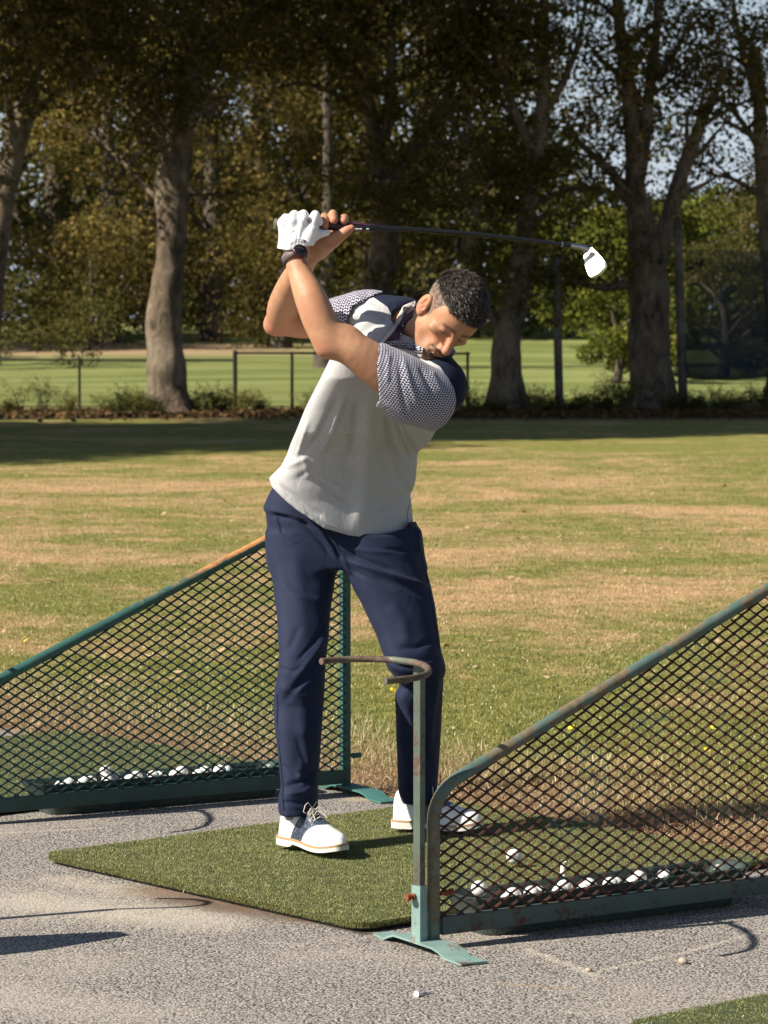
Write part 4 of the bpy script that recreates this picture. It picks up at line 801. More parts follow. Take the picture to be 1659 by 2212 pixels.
# ------------------------------------------------------------------ blades
def blades(P, h, w, lean, name, m, parent=None, flat=None, **kw):
    n = len(P); a = rng.uniform(0, 2 * math.pi, n); side = np.stack([np.cos(a), np.sin(a), np.zeros(n)], 1); b = rng.uniform(0, 2 * math.pi, n); l = (np.abs(rng.normal(0, 1, n)) * lean)[:, None]
    d = np.stack([np.cos(b), np.sin(b), np.zeros(n)], 1) * l + V3(0, 0, 1); d /= np.linalg.norm(d, axis=1)[:, None]; h = h[:, None]; w = (w * rng.uniform(.7, 1.3, n))[:, None]
    mid = P + d * h * .55; dd = d.copy(); dd[:, 2] -= .35 * np.minimum(l[:, 0], 1.2); tip = mid + dd * h * .5
    vs = np.stack([P - side * w / 2, P + side * w / 2, mid + side * w * .38, mid - side * w * .38, tip], 1).reshape(-1, 3); i = (np.arange(n) * 5)[:, None]
    tri = np.concatenate([i + np.array([0, 1, 2]), i + np.array([0, 2, 3]), i + np.array([3, 2, 4])]); return link(name, mesh_from(vs, tri), m, parent, **kw)
TURF = mat_blade('turf_pile', 'turf'); TB = simple('turf_backing', (.035, .05, .015), .95, bump=.5, bscale=120); RUB = simple('mat_rubber', (.02, .018, .015), .9)
def turf(o, lu, lv, label, dens, cull=None, grp='green turf hitting mats'):
    MM = lambda u, v, z=0.: o + MAT_U * u + MAT_V * v + V3(0, 0, z); root = empty('turf_mat', MM(lu / 2, lv / 2), label, 'turf mat', grp); r = .055
    pl = []
    for cx, cy, a0 in ((r, r, 180), (lu - r, r, 270), (lu - r, lv - r, 0), (r, lv - r, 90)):
        for k in range(5): a = math.radians(a0 + k * 22.5); pl.append((cx + r * math.cos(a), cy + r * math.sin(a)))
    ins = lambda p, k: (lu / 2 + (p[0] - lu / 2) * (1 - k / lu), lv / 2 + (p[1] - lv / 2) * (1 - k / lv)); mb_ = MB(); mb_.prism([MM(*ins(p, .03)) for p in pl], V3(0, 0, .002), V3(0, 0, .014)); mb_.build('backing', RUB, root)
    mb_ = MB(); mb_.prism([MM(*ins(p, .008)) for p in pl], V3(0, 0, .0145), V3(0, 0, .026)); mb_.build('turf_base', TB, root)
    n = int(lu * lv * dens); a = rng.uniform(0, lu, n); b = rng.uniform(0, lv, n); q = np.array(pl)
    cx = np.clip(a, r, lu - r); cy = np.clip(b, r, lv - r); ok = np.hypot(a - cx, b - cy) < r; a, b = a[ok], b[ok]
    e = np.minimum(np.minimum(a, lu - a), np.minimum(b, lv - b)); P = o + MAT_U * a[:, None] + MAT_V * b[:, None] + V3(0, 0, .026)
    wv = np.sin(a * 37 + b * 11) * np.sin(b * 29) * .0015; P[:, 2] += wv
    n2 = int(2 * (lu + lv) * 8000); s = rng.uniform(0, 1, n2) * len(pl); i = s.astype(int); f = (s - i)[:, None]; Q = q[i % len(pl)] * (1 - f) + q[(i + 1) % len(pl)] * f
    # even spacing along the long sides
    L = np.hypot(*(np.roll(q, -1, 0) - q).T); cum = np.concatenate([[0], np.cumsum(L)]); s = rng.uniform(0, cum[-1], n2); i = np.searchsorted(cum, s) - 1; f = ((s - cum[i]) / L[i])[:, None]; Q = q[i] * (1 - f) + q[(i + 1) % len(pl)] * f
    E = o + MAT_U * Q[:, :1] + MAT_V * Q[:, 1:] + np.stack([np.zeros(n2), np.zeros(n2), rng.uniform(.010, .027, n2)], 1)
    P = np.concatenate([P, E]); return blades(P, rng.uniform(.003, .0070, len(P)), .0014, 1.3, 'turf_pile', TURF, root, kind='stuff')
turf(MAT_A, LU, LV, 'green turf hitting mat under the golfer', 150000)
turf(MAT_A + BAY, LU, LV, 'green turf mat in the next bay, seen through the left mesh divider', 60000)
turf(gp(1440, 2212) + V3(.02, -.13, 0) - MAT_U * .02 - MAT_V * 0 - MAT_V * (LV - .10) - MAT_U * .06, LU, LV, 'green turf mat cut off by the lower right corner', 70000)
# lawn blades, denser near the bays
def field(y0, y1, dens, ref, umin, umax=1e9):
    P = []; 
    for ya in np.arange(y0, y1, .5):
        w = .135 * (ya + .5) + .4; n = rng.poisson(2 * w * .5 * dens * (ref / ya) ** 2); P.append(np.stack([rng.uniform(-w, w, n), rng.uniform(ya, ya + .5, n), np.zeros(n)], 1))
    P = np.concatenate(P); ud = (P - MAT_A) @ MAT_U; P = P[(ud > umin) & (ud < umax)]; P[:, 2] = terrain(P[:, 0], P[:, 1]); return P
P = field(9.3, 37, 6500, 12, 1.66); ud = (P - MAT_A) @ MAT_U; nz = .5 + .5 * np.sin(P[:, 0] * 3.1 + 1.3 * np.sin(P[:, 1] * 2.3)) * np.sin(P[:, 1] * 1.7 + .8 * np.sin(P[:, 0] * 4.1))
keep = rng.uniform(0, 1, len(P)) < np.clip((ud - 1.9 - nz * .35) / .7, 0.02, 1); P = P[keep]; ud = ud[keep]
blades(P, rng.uniform(.007, .018, len(P)) * (1 + .2 * np.clip((P[:, 1] - 14) / 14, 0, 1)), .0042, .9, 'lawn_grass', mat_blade('lawn_blade', 'lawn'), kind='stuff', label='short green and brown lawn grass beyond the bays', cat='grass')
P = field(9.3, 15.5, 5200, 12, 1.66, 3.6); ud = (P - MAT_A) @ MAT_U; nz = .5 + .5 * np.sin(P[:, 0] * 2.3 + 2) * np.sin(P[:, 1] * 2.9)
d_ = (ud + nz * .45); kp = rng.uniform(0, 1, len(P)) < np.clip((d_ - 1.95) / .5, .12, 1) * np.clip((3.05 - d_) / .7, 0, 1); P = P[kp]; ud = ud[kp]
blades(P, rng.gamma(5, .0072, len(P)) * np.clip(.45 + (ud - 1.7) * .7, .4, 1), .0030, .8, 'long_grass', mat_blade('pale_long_grass', 'straw'), kind='stuff', label='longer pale grass along the edge of the asphalt', cat='grass')
P = field(9.2, 14.5, 5200, 12, 1.52, 2.75); ud = (P - MAT_A) @ MAT_U; P = P[rng.uniform(0, 1, len(P)) < np.clip((2.75 - ud) / .8, 0, 1)]; P[:, 2] = rng.uniform(-.008, .012, len(P))
blades(P, rng.uniform(.02, .055, len(P)), .0028, 6.0, 'dead_grass', mat_blade('dead_grass', 'litter'), kind='stuff', label='dry brown straw lying between asphalt and grass', cat='dead grass')
# ------------------------------------------------------------------ dividers
PD = V3(.834, .552, 0); PDn = V3(-.552, .834, 0)
def divider(o, label, paint, mesh_m, rail_m, rust_top=None, length=1.42, PD=PD, PDn=PDn, hb=.311):
    D = lambda s, h, n=0.: o + PD * s + PDn * n + V3(0, 0, h)
    root = empty('mesh_divider', D(0, 0), label, 'divider', 'sloping mesh dividers between the bays')
    slope = .4247; path = [D(0, .018), D(0, .2), D(0, hb - .03)]
    for a in np.linspace(0, 67, 9): a = math.radians(a); path.append(D(.115 * (1 - math.cos(a)), hb + .115 * math.sin(a)))
    s1 = .115 * (1 - math.cos(math.radians(67))); h1 = hb + .115 * math.sin(math.radians(67)); hy = lambda s: h1 + (s - s1) * slope
    for s in np.linspace(s1 + .02, length, 14): path.append(D(s, hy(s)))
    t = MB(); t.tube(path, .0162, 14); t.build('frame_tube', paint, root)
    t = MB(); t.box(D(length, (hy(length) + .02) / 2, .016), (.030, .026, hy(length) - .03), [PD, PDn, V3(0, 0, 1)]); t.build('end_post', paint, root)
    t = MB(); t.box(D(length / 2 + .006, .054, 0), (length - .028, .026, .044), [PD, PDn, V3(0, 0, 1)]); t.build('bottom_rail', rail_m, root)
    lw, sw_ = .0512, .0308; mb_ = MB(); top = lambda s: (hy(s) if s > s1 else hb + math.sqrt(max(0, .115**2 - (.115 - s)**2)) if s < .115 else h1 + (s - s1) * slope) - .008
    vs, fs = [], []; n = 0
    def strand(a, b):
        nonlocal n
        (s0, z0), (s2, z2) = a, b; L = math.hypot(s2 - s0, z2 - z0); dx, dz = (s2 - s0) / L, (z2 - z0) / L; nx, nz = -dz, dx; w0 = .0025; sg = 1 if z2 > z0 else -1
        secs = [(0., w0 * 1.5), (.22, w0), (.78, w0), (1., w0 * 1.5)]
        base = n
        for t, w in secs:
            s, z = s0 + (s2 - s0) * t, z0 + (z2 - z0) * t; yo = (.0022 if sg > 0 else -.0022) * (1 - 2 * t)
            for (aa, bb) in ((-1, -1), (1, -1), (1, 1), (-1, 1)): vs.append(D(s + nx * w * aa, z + nz * w * aa, yo + bb * .0010 + aa * .0012)); n += 1
        for k in range(3):
            for j in range(4): fs.append([base + k * 4 + j, base + k * 4 + (j + 1) % 4, base + (k + 1) * 4 + (j + 1) % 4, base + (k + 1) * 4 + j])
    for i in range(0, int(length / (lw / 2)) + 1):
        for j in range(0, 74):
            if (i + j) % 2: continue
            for dj in (1, -1):
                a = [i * lw / 2 + .006, .066 + j * sw_ / 2]; b = [a[0] + lw / 2, a[1] + dj * sw_ / 2]
                if a[1] > top(max(a[0], 0)) and b[1] > top(b[0]): continue
                if b[0] > length + .012 or min(a[1], b[1]) < .058: continue
                for _ in range(4):
                    if a[1] > top(a[0]): a = [(a[0] + b[0]) / 2, (a[1] + b[1]) / 2]
                    if b[1] > top(b[0]): b = [(a[0] + b[0]) / 2, (a[1] + b[1]) / 2]
                if math.hypot(a[0] - b[0], a[1] - b[1]) > .002: strand(a, b)
    mb_.add(vs, fs); mb_.build('expanded_mesh', mesh_m, root)
    # stepped foot plates across both ends, post of the bag hook, hook
    def plate(s, shift=0.):
        q = V3(.50, -.866, 0); w = .037; c = D(s, 0) + q * shift; prof = [(-.215, .002), (-.15, .002), (-.125, .012), (-.10, .019), (.085, .019), (.115, .014), (.145, .003), (.225, .002)]; vs, fs = [], []
        for x, z in prof:
            for sg in (-1, 1):
                for zz in (0, .0055): vs.append(c + q * x + V3(.866, .5, 0) * w * sg * (.72 if abs(x) > .2 and x < 0 else 1) + V3(0, 0, z + zz))
        for i in range(len(prof) - 1): b = i * 4; fs += [[b, b + 4, b + 6, b + 2], [b + 1, b + 3, b + 7, b + 5], [b, b + 1, b + 5, b + 4], [b + 2, b + 6, b + 7, b + 3]]
        fs += [[0, 2, 3, 1], [len(vs) - 4, len(vs) - 3, len(vs) - 1, len(vs) - 2]]; p = MB(); p.add(vs, fs); po = p.build('foot_plate', rust_top or paint, root)
        h = MB(); h.lathe([(0, .0), (.008, .0)], c + q * .19 + V3(.866, .5, 0) * .004 + V3(0, 0, .0079), seg=14); h.build('bolt_hole', simple('hole_shadow', (.03, .025, .02), .9), po)
    plate(-.024, .006); plate(length, .06)
    pp = D(-.045, 0, -.004); ax = [V3(.62, .785, 0), V3(-.785, .62, 0), V3(0, 0, 1)]
    t = MB(); t.box(pp + V3(0, 0, .092), (.027, .027, .14), ax); t.build('post_sleeve', rust_top or paint, root)
    t = MB(); t.box(pp + V3(0, 0, .435), (.0205, .0205, .55), ax); t.build('hook_post', mat_hook, root)
    E = lambda u, v_: None
    hk = [(-.236, .06), (-.16, .105), (-.075, .12), (.0, .085), (.024, .05), (.035, .0), (.030, -.055), (.008, -.125), (-.03, -.2), (-.07, -.27)]
    hk = [(a, b) for a, b in [(-.245, .075), (-.20, .11), (-.14, .128), (-.07, .118), (-.01, .085), (.022, .03), (.032, -.035), (.018, -.11), (-.012, -.185), (-.048, -.25), (-.085, -.30)]]
    t = MB(); c0 = pp + V3(0, 0, .712); crv = []
    H = np.array(HOOK); 
    for a, b in H: crv.append(V3(c0[0] + a, c0[1] + b, .716))
    t.tube(crv, .0082, 12); t.build('bag_hook', mat_hookr, root)
    for cpos, dr in ((pp + V3(0, 0, .135) - PDn * .0, -PD), (D(.018, .135, -.004), PD)):
        b = MB(); b.tube([cpos - dr * .0, cpos + dr * .030], .0052, 8); b.tube([cpos + dr * .028, cpos + dr * .038], .0095, 6); b.tube([cpos + dr * .014, cpos + dr * .019], .0085, 6)
        b.build('bolt', RBOLT, root)
    bs = MB(); bs.tube([D(length + .018, .12), D(length + .05, .12)], .009, 8); bs.build('bolt', paint, root)
    return root
RBOLT = simple('rusted_bolt', (.20, .055, .02), .9, bump=.5, bscale=400)
mat_hook = mat_paint('sage_paint', (.085, .115, .09), .53, 3., ((.05, .035, .025), (.13, .07, .04))); mat_hookr = mat_paint('bare_rusty_steel', (.12, .13, .10), .44, 5., ((.055, .035, .025), (.15, .10, .07)))
# hook outline seen in the photograph, taken back to its own height (0.716 m) above the ground
hq_ = [gp(u, v, .716) for u, v in [(694, 1428.8), (720, 1426), (760, 1423.5), (804, 1423.3), (850, 1425), (893.6, 1430.5), (913, 1436), (924, 1443), (926.6, 1450), (921, 1457), (908, 1462), (890, 1465.5), (862, 1468.5), (831.6, 1471.3)]]
O1 = gp(936, 2048) * V3(1, 1, 0); pp1 = O1 - PD * .045 - PDn * .004; HOOK = [(p[0] - pp1[0], p[1] - pp1[1]) for p in hq_]
PG = mat_paint('teal_paint', (.035, .10, .085), .60, 0., ((.34, .14, .045), (.50, .24, .09)), top=.93); PR = mat_paint('faded_teal_paint', (.085, .135, .115), .49, 9., ((.10, .075, .045), (.19, .145, .085))); PL = mat_paint('pale_teal_paint', (.20, .31, .285), .55, 4.)
divider(O1, 'rusty teal mesh divider on the right with a bag hook at its near end', PR, mat_paint('rusty_mesh', (.05, .055, .045), .42, 2., ((.035, .018, .012), (.10, .04, .022))), mat_paint('rail_paint', (.05, .085, .078), .53, 11., ((.05, .022, .015), (.10, .05, .03))), PL)
O2 = V3(-1.335, 9.672, 0) * 1.005; PD2 = V3(.860, .511, 0); PD2n = V3(-.511, .860, 0)
divider(O2, 'green mesh divider on the left behind the golfer, its tube rusted orange at the top', PG, mat_paint('green_mesh', (.018, .048, .042), .56, 1., ((.06, .025, .015), (.12, .05, .03))), mat_paint('dark_rail_paint', (.022, .06, .052), .66, 21.), mat_paint('teal_plate', (.06, .17, .15), .62, 14.), PD=PD2, PDn=PD2n, hb=.289)
# ------------------------------------------------------------------ ball trays and balls
TRAY = simple('dark_green_plastic', (.045, .065, .058), .38, var=.3, vscale=40, bump=.1)
def ballmat():
    t = NT('ball_white'); P = t.obj(None, 'Generated'); v = t.n('ShaderNodeTexVoronoi'); t.set(v.inputs['Vector'], t.n('ShaderNodeTexCoord').outputs['Generated']); v.inputs['Scale'].default_value = 9.5; v.inputs['Randomness'].default_value = .35
    t.bsdf((.80, .79, .77), .32, t.bump(t.rampf(v.outputs['Distance'], .1, .45), .7, .0015), spec=.5); return t.m
BALLM = ballmat(); bb = MB(); ns, nr = 16, 24; bb.lathe([(.02135 * math.sin(math.pi * i / ns) + 1e-5, -.02135 * math.cos(math.pi * i / ns)) for i in range(ns + 1)], seg=nr)
ball_me = None
def ball(p, label, marks=None, group='golf balls in the bays'):
    global ball_me
    if ball_me is None:
        o = bb.build('golf_ball', BALLM); ball_me = o.data
    else: o = bpy.data.objects.new('golf_ball', ball_me); col.objects.link(o)
    o.location = p; o.rotation_euler = [random.uniform(0, 6) for _ in range(3)] if marks is None else (0, 0, 0); tag(o, label, 'golf ball', group)
    if marks:
        vd = EYE - np.array(p); vd /= np.linalg.norm(vd); rt = np.cross(V3(0, 0, 1), vd) ; rt /= np.linalg.norm(rt); upv = np.cross(vd, rt); mk = MB()
        for (x, y, x2, y2) in marks:
            pts = []
            for t in np.linspace(0, 1, 5): a, b = x + (x2 - x) * t, y + (y2 - y) * t; d = vd * math.sqrt(max(.05, 1 - a * a - b * b)) + rt * a + upv * b; pts.append(d * .0215)
            mk.tube(pts, .0007, 5)
        m_ = mk.build('ball_marks', INK); m_.parent = o
    return o
MK = [(-.30, .55, -.22, -.05), (-.08, .5, 0, -.1), (.14, .42, .2, -.12), (-.4, .1, -.1, .25), (.0, -.02, .3, .1)]; MK2 = [(-.2, .5, -.15, .1), (0, .48, .05, .08), (.2, .42, .22, .05)]
def tray(s0, o, label, spots, PD=PD, PDn=PDn):
    L, Wd, H = .90, .155, .092; T = lambda s, n, z: o + PD * (s0 + s) + PDn * (.028 + n) + V3(0, 0, z); root = empty('ball_tray', T(L / 2, Wd / 2, 0), label, 'ball tray', 'long ball trays behind the dividers')
    def outline(inset, flare):
        pts = []; r = .05
        for cx, cy, a0 in ((r, r, 180), (L - r, r, 270), (L - r, Wd - r, 0), (r, Wd - r, 90)):
            for k in range(6):
                a = math.radians(a0 + 18 * k); x = cx + (r - inset) * math.cos(a); y = cy + (r - inset) * math.sin(a); x += (-flare if cx < L / 2 else flare); pts.append((x, y))
        return pts
    rings = [(outline(.012, -.035), .002), (outline(.004, -.02), .05), (outline(0, .012), H - .006), (outline(-.002, .014), H), (outline(.008, .004), H), (outline(.012, -.004), H - .01), (outline(.018, -.03), .045)]; vs = []; fs = []; n = 24
    for pts, z in rings:
        for (x, y) in pts: e = min(x, L - x); zz = z + (.010 * np.clip(1 - e / .12, 0, 1) if z > .05 else 0); vs.append(T(x, y, zz))
    for r_ in range(len(rings) - 1):
        for k in range(n): fs.append([r_ * n + k, r_ * n + (k + 1) % n, (r_ + 1) * n + (k + 1) % n, (r_ + 1) * n + k])
    fs += [list(range(n))[::-1], [len(vs) - n + k for k in range(n)]]; m_ = MB(); m_.add(vs, fs, False); m_.build('tray_shell', TRAY, root)
    for sx in (.035, L - .15):
        w = MB(); w.prism([T(sx, .03, H - .004), T(sx + .115, .03, H - .03), T(sx + .115, Wd - .03, H - .03), T(sx, Wd - .03, H - .004)], V3(0, 0, -.003), V3(0, 0, 0))
        w.build('tray_end_ramp', TRAY, root)
    for k, (s, n_, z) in enumerate(spots):
        ball(T(s, n_, z), '%s golf ball from the left end of the row in the %s tray' % (ORD[k], 'left' if o is O2 else 'right'), MK2 if k in (3, 8) else None, 'golf balls lying in the %s tray' % ('left' if o is O2 else 'right'))
ORD = ['first', 'second', 'third', 'fourth', 'fifth', 'sixth', 'seventh', 'eighth', 'ninth', 'tenth', 'eleventh', 'twelfth', 'thirteenth', 'fourteenth', 'fifteenth', 'sixteenth']
label_ball = ['white golf ball in the row lying in the %s ball tray']
tray(.15, O1, 'dark green plastic ball tray behind the right divider, half full of balls', [(.14 + .041 * k, (.06, .095, .07, .1)[k % 4], .075 + .004 * (k % 3)) for k in range(14)])
tray(.33, O2, 'dark green plastic ball tray behind the left divider, full of balls', [(.10 + .0405 * k, (.06, .09, .065, .1)[k % 4], .081 + .004 * (k % 3)) for k in range(16)], PD2, PD2n)
ball((O2 + PD2 * .60 + PD2n * .115 + V3(0, 0, .112)), 'white golf ball with black pen lines resting on top of the left tray row', MK, 'golf balls lying in the left tray')
p = gp(1110, 1867, MAT_Z + .001); ball(p + V3(0, 0, .0215), 'white golf ball with black marks lying alone on the turf mat', MK)
p = gp(1146, 1926, .05); p = O1 + PD * .255 + PDn * .165 + V3(0, 0, .098); ball(p, 'white golf ball perched on the rim of the right ball tray')
# tees
tm = MB(); q = gp(1217, 1898, MAT_Z); tm.lathe([(.010, 0), (.0088, .004), (.0078, .03), (.0082, .044), (.009, .047), (.0075, .047), (.006, .04), (0, .04)], q, seg=18); tag(tm.build('rubber_tee', simple('white_rubber', (.78, .77, .74), .5)), 'white rubber tee standing upright on the turf mat', 'golf tee')
te = MB(); q0 = gp(899, 2148, .006); q1 = gp(944, 2140, .003); ax2 = (q1 - q0) / np.linalg.norm(q1 - q0); ay = np.cross(ax2, V3(0, 0, 1)); az = np.cross(ay, ax2)
te.lathe([(0, .003), (.005, .001), (.0078, 0), (.008, .002), (.0055, .008), (.0034, .014), (.0030, .048), (.0008, .060)], q0, [ay, az, ax2], 14); tee = te.build('golf_tee', simple('white_wood', (.78, .77, .8), .4)); tag(tee, 'white wooden golf tee lying on the asphalt', 'golf tee')
rg = MB()
for k in (.022, .027, .031): rg.lathe([(.0035, k), (.0035, k + .0022)], q0, [ay, az, ax2], 14)
rg.build('tee_ring', simple('navy_ring', (.03, .035, .09), .5), tee)
def pebble(u, v, r, c, label):
    p = gp(u, v, r * .5); m_ = MB(); n = 8; pr = [(r * math.sin(math.pi * i / n) * random.uniform(.85, 1.1) + 1e-5, -r * .62 * math.cos(math.pi * i / n)) for i in range(n + 1)]; m_.lathe(pr, seg=10); o = m_.build('pebble', c); o.location = p; o.rotation_euler = (.2, .1, random.uniform(0, 3)); tag(o, label, 'stone', 'small stones on the asphalt')
STN = simple('tan_stone', (.40, .32, .24), .8, var=.2, vscale=150, bump=.4)
pebble(1272, 2095, .009, STN, 'small pale stone on the crossing of the sandy cracks'); pebble(1476, 2076, .013, STN, 'larger tan stone lying right of the sandy cracks'); pebble(1333, 2092, .005, STN, 'tiny pale stone between the two larger stones')
st = MB()
for a in ((392, 1928), (400, 1938)): pass
pts = [gp(396, 1928, .03), gp(398, 1921, .036), gp(404, 1915, .045), gp(411, 1915, .047), gp(412, 1921, .04), gp(404, 1926, .036)]; st.tube(pts, .0013, 5); tag(st.build('dry_grass_stalk', simple('dry_straw', (.5, .4, .25), .8)), 'curled dry grass stalk on the front edge of the turf mat', 'grass stalk')
# dandelions and fallen leaves on the lawn
YEL = simple('dandelion_yellow', (.75, .6, .03), .7); lf = simple('fallen_leaf', (.42, .28, .16), .8, var=.3, vscale=30)
dm = MB()
for k in range(14):
    a = 2 * math.pi * k / 14; d = V3(math.cos(a), math.sin(a), .25); dm.add([V3(0, 0, 0), d * .013 + V3(-d[1], d[0], 0) * .003, d * .013 - V3(-d[1], d[0], 0) * .003], [[0, 1, 2]])
dm.lathe([(0, .006), (.008, .004), (.01, 0)], seg=8); d0 = None
for (u, v, lb) in [(845, 1515, 'behind the golfer\'s front knee'), (861, 1521, 'just right of the one at the golfer\'s knee'), (56, 1384, 'above the left divider tube'), (1234, 1572, 'first from the left behind the right mesh'), (1262, 1585, 'second from the left behind the right mesh'), (1540, 1572, 'upper of the right pair behind the mesh'), (1526, 1620, 'lower of the right pair behind the mesh'), (847, 1490, 'small one above the golfer\'s knee')]:
    p = gp(u, v, .03)
    if d0 is None: d0 = dm.build('dandelion', YEL); o = d0
    else: o = d0.copy(); col.objects.link(o)
    o.location = p; o.rotation_euler = (.5, random.uniform(-.3, .3), random.uniform(0, 6)); tag(o, 'yellow dandelion flower in the grass, ' + lb, 'dandelion', 'yellow dandelions in the grass')
n = 260; y = rng.uniform(12.5, 34, n); x = rng.uniform(-1, 1, n) * (.125 * y); vs, fs = [], []
for i in range(n):
    s = random.uniform(.012, .03); a = random.uniform(0, 6.28); c = V3(x[i], y[i], .03); e1 = V3(math.cos(a), math.sin(a), random.uniform(-.2, .5)) * s; e2 = V3(-math.sin(a), math.cos(a), random.uniform(-.2, .4)) * s * .7; b = len(vs); vs += [c - e1, c + e2 - V3(0, 0, .004), c + e1, c - e2 - V3(0, 0, .004)]; fs.append([b, b + 1, b + 2, b + 3])
link('fallen_leaves', mesh_from(np.array(vs), fs), lf, kind='stuff', label='fallen tan leaves scattered over the lawn', cat='leaves')
# ---- out of frame on the left: another bag hook and a golf bag, whose shadows reach into the picture
sh = lambda p, z: p - V3(SD[0], SD[1], 0) / SD[2] * -1 * 0 + V3(SD[0], SD[1], 0) * (z / SD[2])
def back(u, v, z): return gp(u, v) + V3(SD[0], SD[1], SD[2]) * (z / SD[2])
hk = MB(); zz = .70; pts = [back(u, v, zz) for u, v in [(342, 1940.7), (380, 1941), (420, 1943), (446, 1947), (450, 1951), (440, 1955), (400, 1959), (360, 1960.8), (300, 1962), (250, 1964)]]
root = empty('bag_hook_stand', (pts[-1] + V3(0, 0, -zz)), 'green bag hook on its own post standing left of the mat', 'bag stand'); hk.tube(pts, .0082, 10); hk.build('hook', mat_hookr, root)
pb = pts[-1]; hp_ = MB(); hp_.box(pb + V3(0, 0, -zz / 2 - .004), (.022, .022, zz - .01)); hp_.build('post', mat_hook, root); fp = MB(); fp.box((pb[0], pb[1], .006), (.3, .07, .008)); fp.build('foot_plate', PL, root)
gb = empty('golf_bag', back(60, 2070, .5) * V3(1, 1, 0), 'dark golf bag standing beside the left bag hook', 'golf bag'); g0 = back(-250, 2105, 0.0); 
tp = back(262, 2017, .78); bs = tp + V3(-.26, -.22, -.78); g_ = MB(); g_.tube([bs + V3(0, 0, .01), bs * .45 + tp * .55, bs * .2 + tp * .8, tp], [.10, .12, .105, .035], 16); g_.build('bag_body', simple('bag_black', (.03, .03, .035), .6), gb)
# ------------------------------------------------------------------ trees
BARK = mat_bark(); BARKF = mat_bark('far_bark', (.05, .04, .032), (.13, .105, .085))
L_NEAR = mat_leaf('leaf_dark_olive', [(0, (.018, .019, .005)), (.4, (.056, .050, .014)), (.72, (.125, .092, .03)), (1, (.26, .17, .062))])
L_MID = mat_leaf('leaf_autumn_olive', [(0, (.04, .038, .012)), (.35, (.14, .115, .033)), (.7, (.26, .19, .065)), (1, (.42, .29, .11))])
L_GRN = mat_leaf('leaf_yellow_green', [(0, (.028, .04, .011)), (.4, (.085, .105, .022)), (.75, (.16, .17, .033)), (1, (.30, .26, .05))])
L_FAR = mat_leaf('leaf_far_dark', [(0, (.022, .026, .010)), (.45, (.065, .066, .022)), (.8, (.13, .108, .04)), (1, (.22, .16, .065))])
L_BLUE = mat_leaf('leaf_grey_green', [(0, (.04, .055, .035)), (.5, (.09, .11, .07)), (1, (.16, .18, .12))])
def leaves(C, size, aspect=.6, droop=.2):
    n = len(C); d = rng.normal(0, 1, (n, 3)); d[:, 2] -= droop; d /= np.linalg.norm(d, axis=1)[:, None]; s = np.cross(d, rng.normal(0, 1, (n, 3))); s /= np.linalg.norm(s, axis=1)[:, None]; sz = (size * rng.uniform(.6, 1.3, n))[:, None]
    nn = np.cross(d, s); vs = np.stack([C - d * sz * .5, C + s * sz * aspect * .5 + nn * sz * .08, C + d * sz * .5, C - s * sz * aspect * .5 + nn * sz * .08], 1).reshape(-1, 3); return vs, np.arange(n * 4).reshape(-1, 4)
def wob_tube(mb_, pts, rad, seg=12, wob=.08, sub=4, flare=0.):
    """tapered limb with uneven girth along a smoothed path"""
    pts = np.array(pts, float); m = len(pts); pp = np.vstack([2 * pts[0] - pts[1], pts, 2 * pts[-1] - pts[-2]]); rr = np.array(rad, float); P, Rr = [], []
    for i in range(m - 1):
        for t in np.linspace(0, 1, sub, endpoint=False):
            w = np.array([-t + 2 * t**2 - t**3, 2 - 5 * t**2 + 3 * t**3, t + 4 * t**2 - 3 * t**3, -t**2 + t**3]) / 2; P.append(w @ pp[i:i + 4]); Rr.append(rr[i] * (1 - t) + rr[i + 1] * t)
    P.append(pts[-1]); Rr.append(rr[-1]); n0 = mb_.n; mb_.tube(P, Rr, seg, True); V = mb_.v[-3]; ph = rng.uniform(0, 6, 4); L = len(P)
    for i in range(L):
        c = P[i]; k = np.arange(seg); th = 2 * math.pi * k / seg; f = 1 + wob * np.sin(3 * th + ph[0] + i * .5) + wob * .7 * np.sin(5 * th + ph[1] - i * .9) + wob * .6 * math.sin(i * 1.7 + ph[2])
        if flare and i < sub * 1.2: fl = flare * (1 - i / (sub * 1.2)) ** 2; f = f + fl * (1 + .5 * np.sin(4 * th + ph[3]))
        V[i * seg:(i + 1) * seg] = c + (V[i * seg:(i + 1) * seg] - c) * f[:, None]
    return P, Rr
def branchy(mb_, P, Rr, nsec, Ls, clus, up=.25, t0=.25, seg=6, ter=4, camfrac=None):
    P = np.array(P); n = len(P)
    for k in range(nsec):
        i = int(n * (t0 + (1 - t0) * (k + random.random()) / nsec)); i = min(i, n - 1); a = random.uniform(0, 2 * math.pi); L = random.uniform(.6, 1.15) * Ls; d = V3(math.cos(a), math.sin(a), random.uniform(-.1, .7) + up); d /= np.linalg.norm(d); p = P[i]; r = min(Rr[i] * .5, .07); q = [p]; 
        for s in range(4): d = d + rng.normal(0, .18, 3) + V3(0, 0, -.07 if s > 1 else .03); d /= np.linalg.norm(d); p = p + d * L / 4; q.append(p)
        mb_.tube(q, [r, r * .75, r * .5, r * .32, r * .15], seg, False)
        for s in (2, 3, 4): clus.append(q[s])
        for t in range(ter):
            j = 1 + t % 4; b = q[j]; dd = rng.normal(0, 1, 3); dd[2] *= .5; dd /= np.linalg.norm(dd); dd = dd * .8 + d * .5; l = L * random.uniform(.25, .5); e = b + dd * l * .5; f = e + (dd + V3(0, 0, -.25)) * l * .5
            mb_.tube([b, e, f], [r * .3, r * .2, r * .08], 4, False); clus += [e, f, (b + e) / 2]
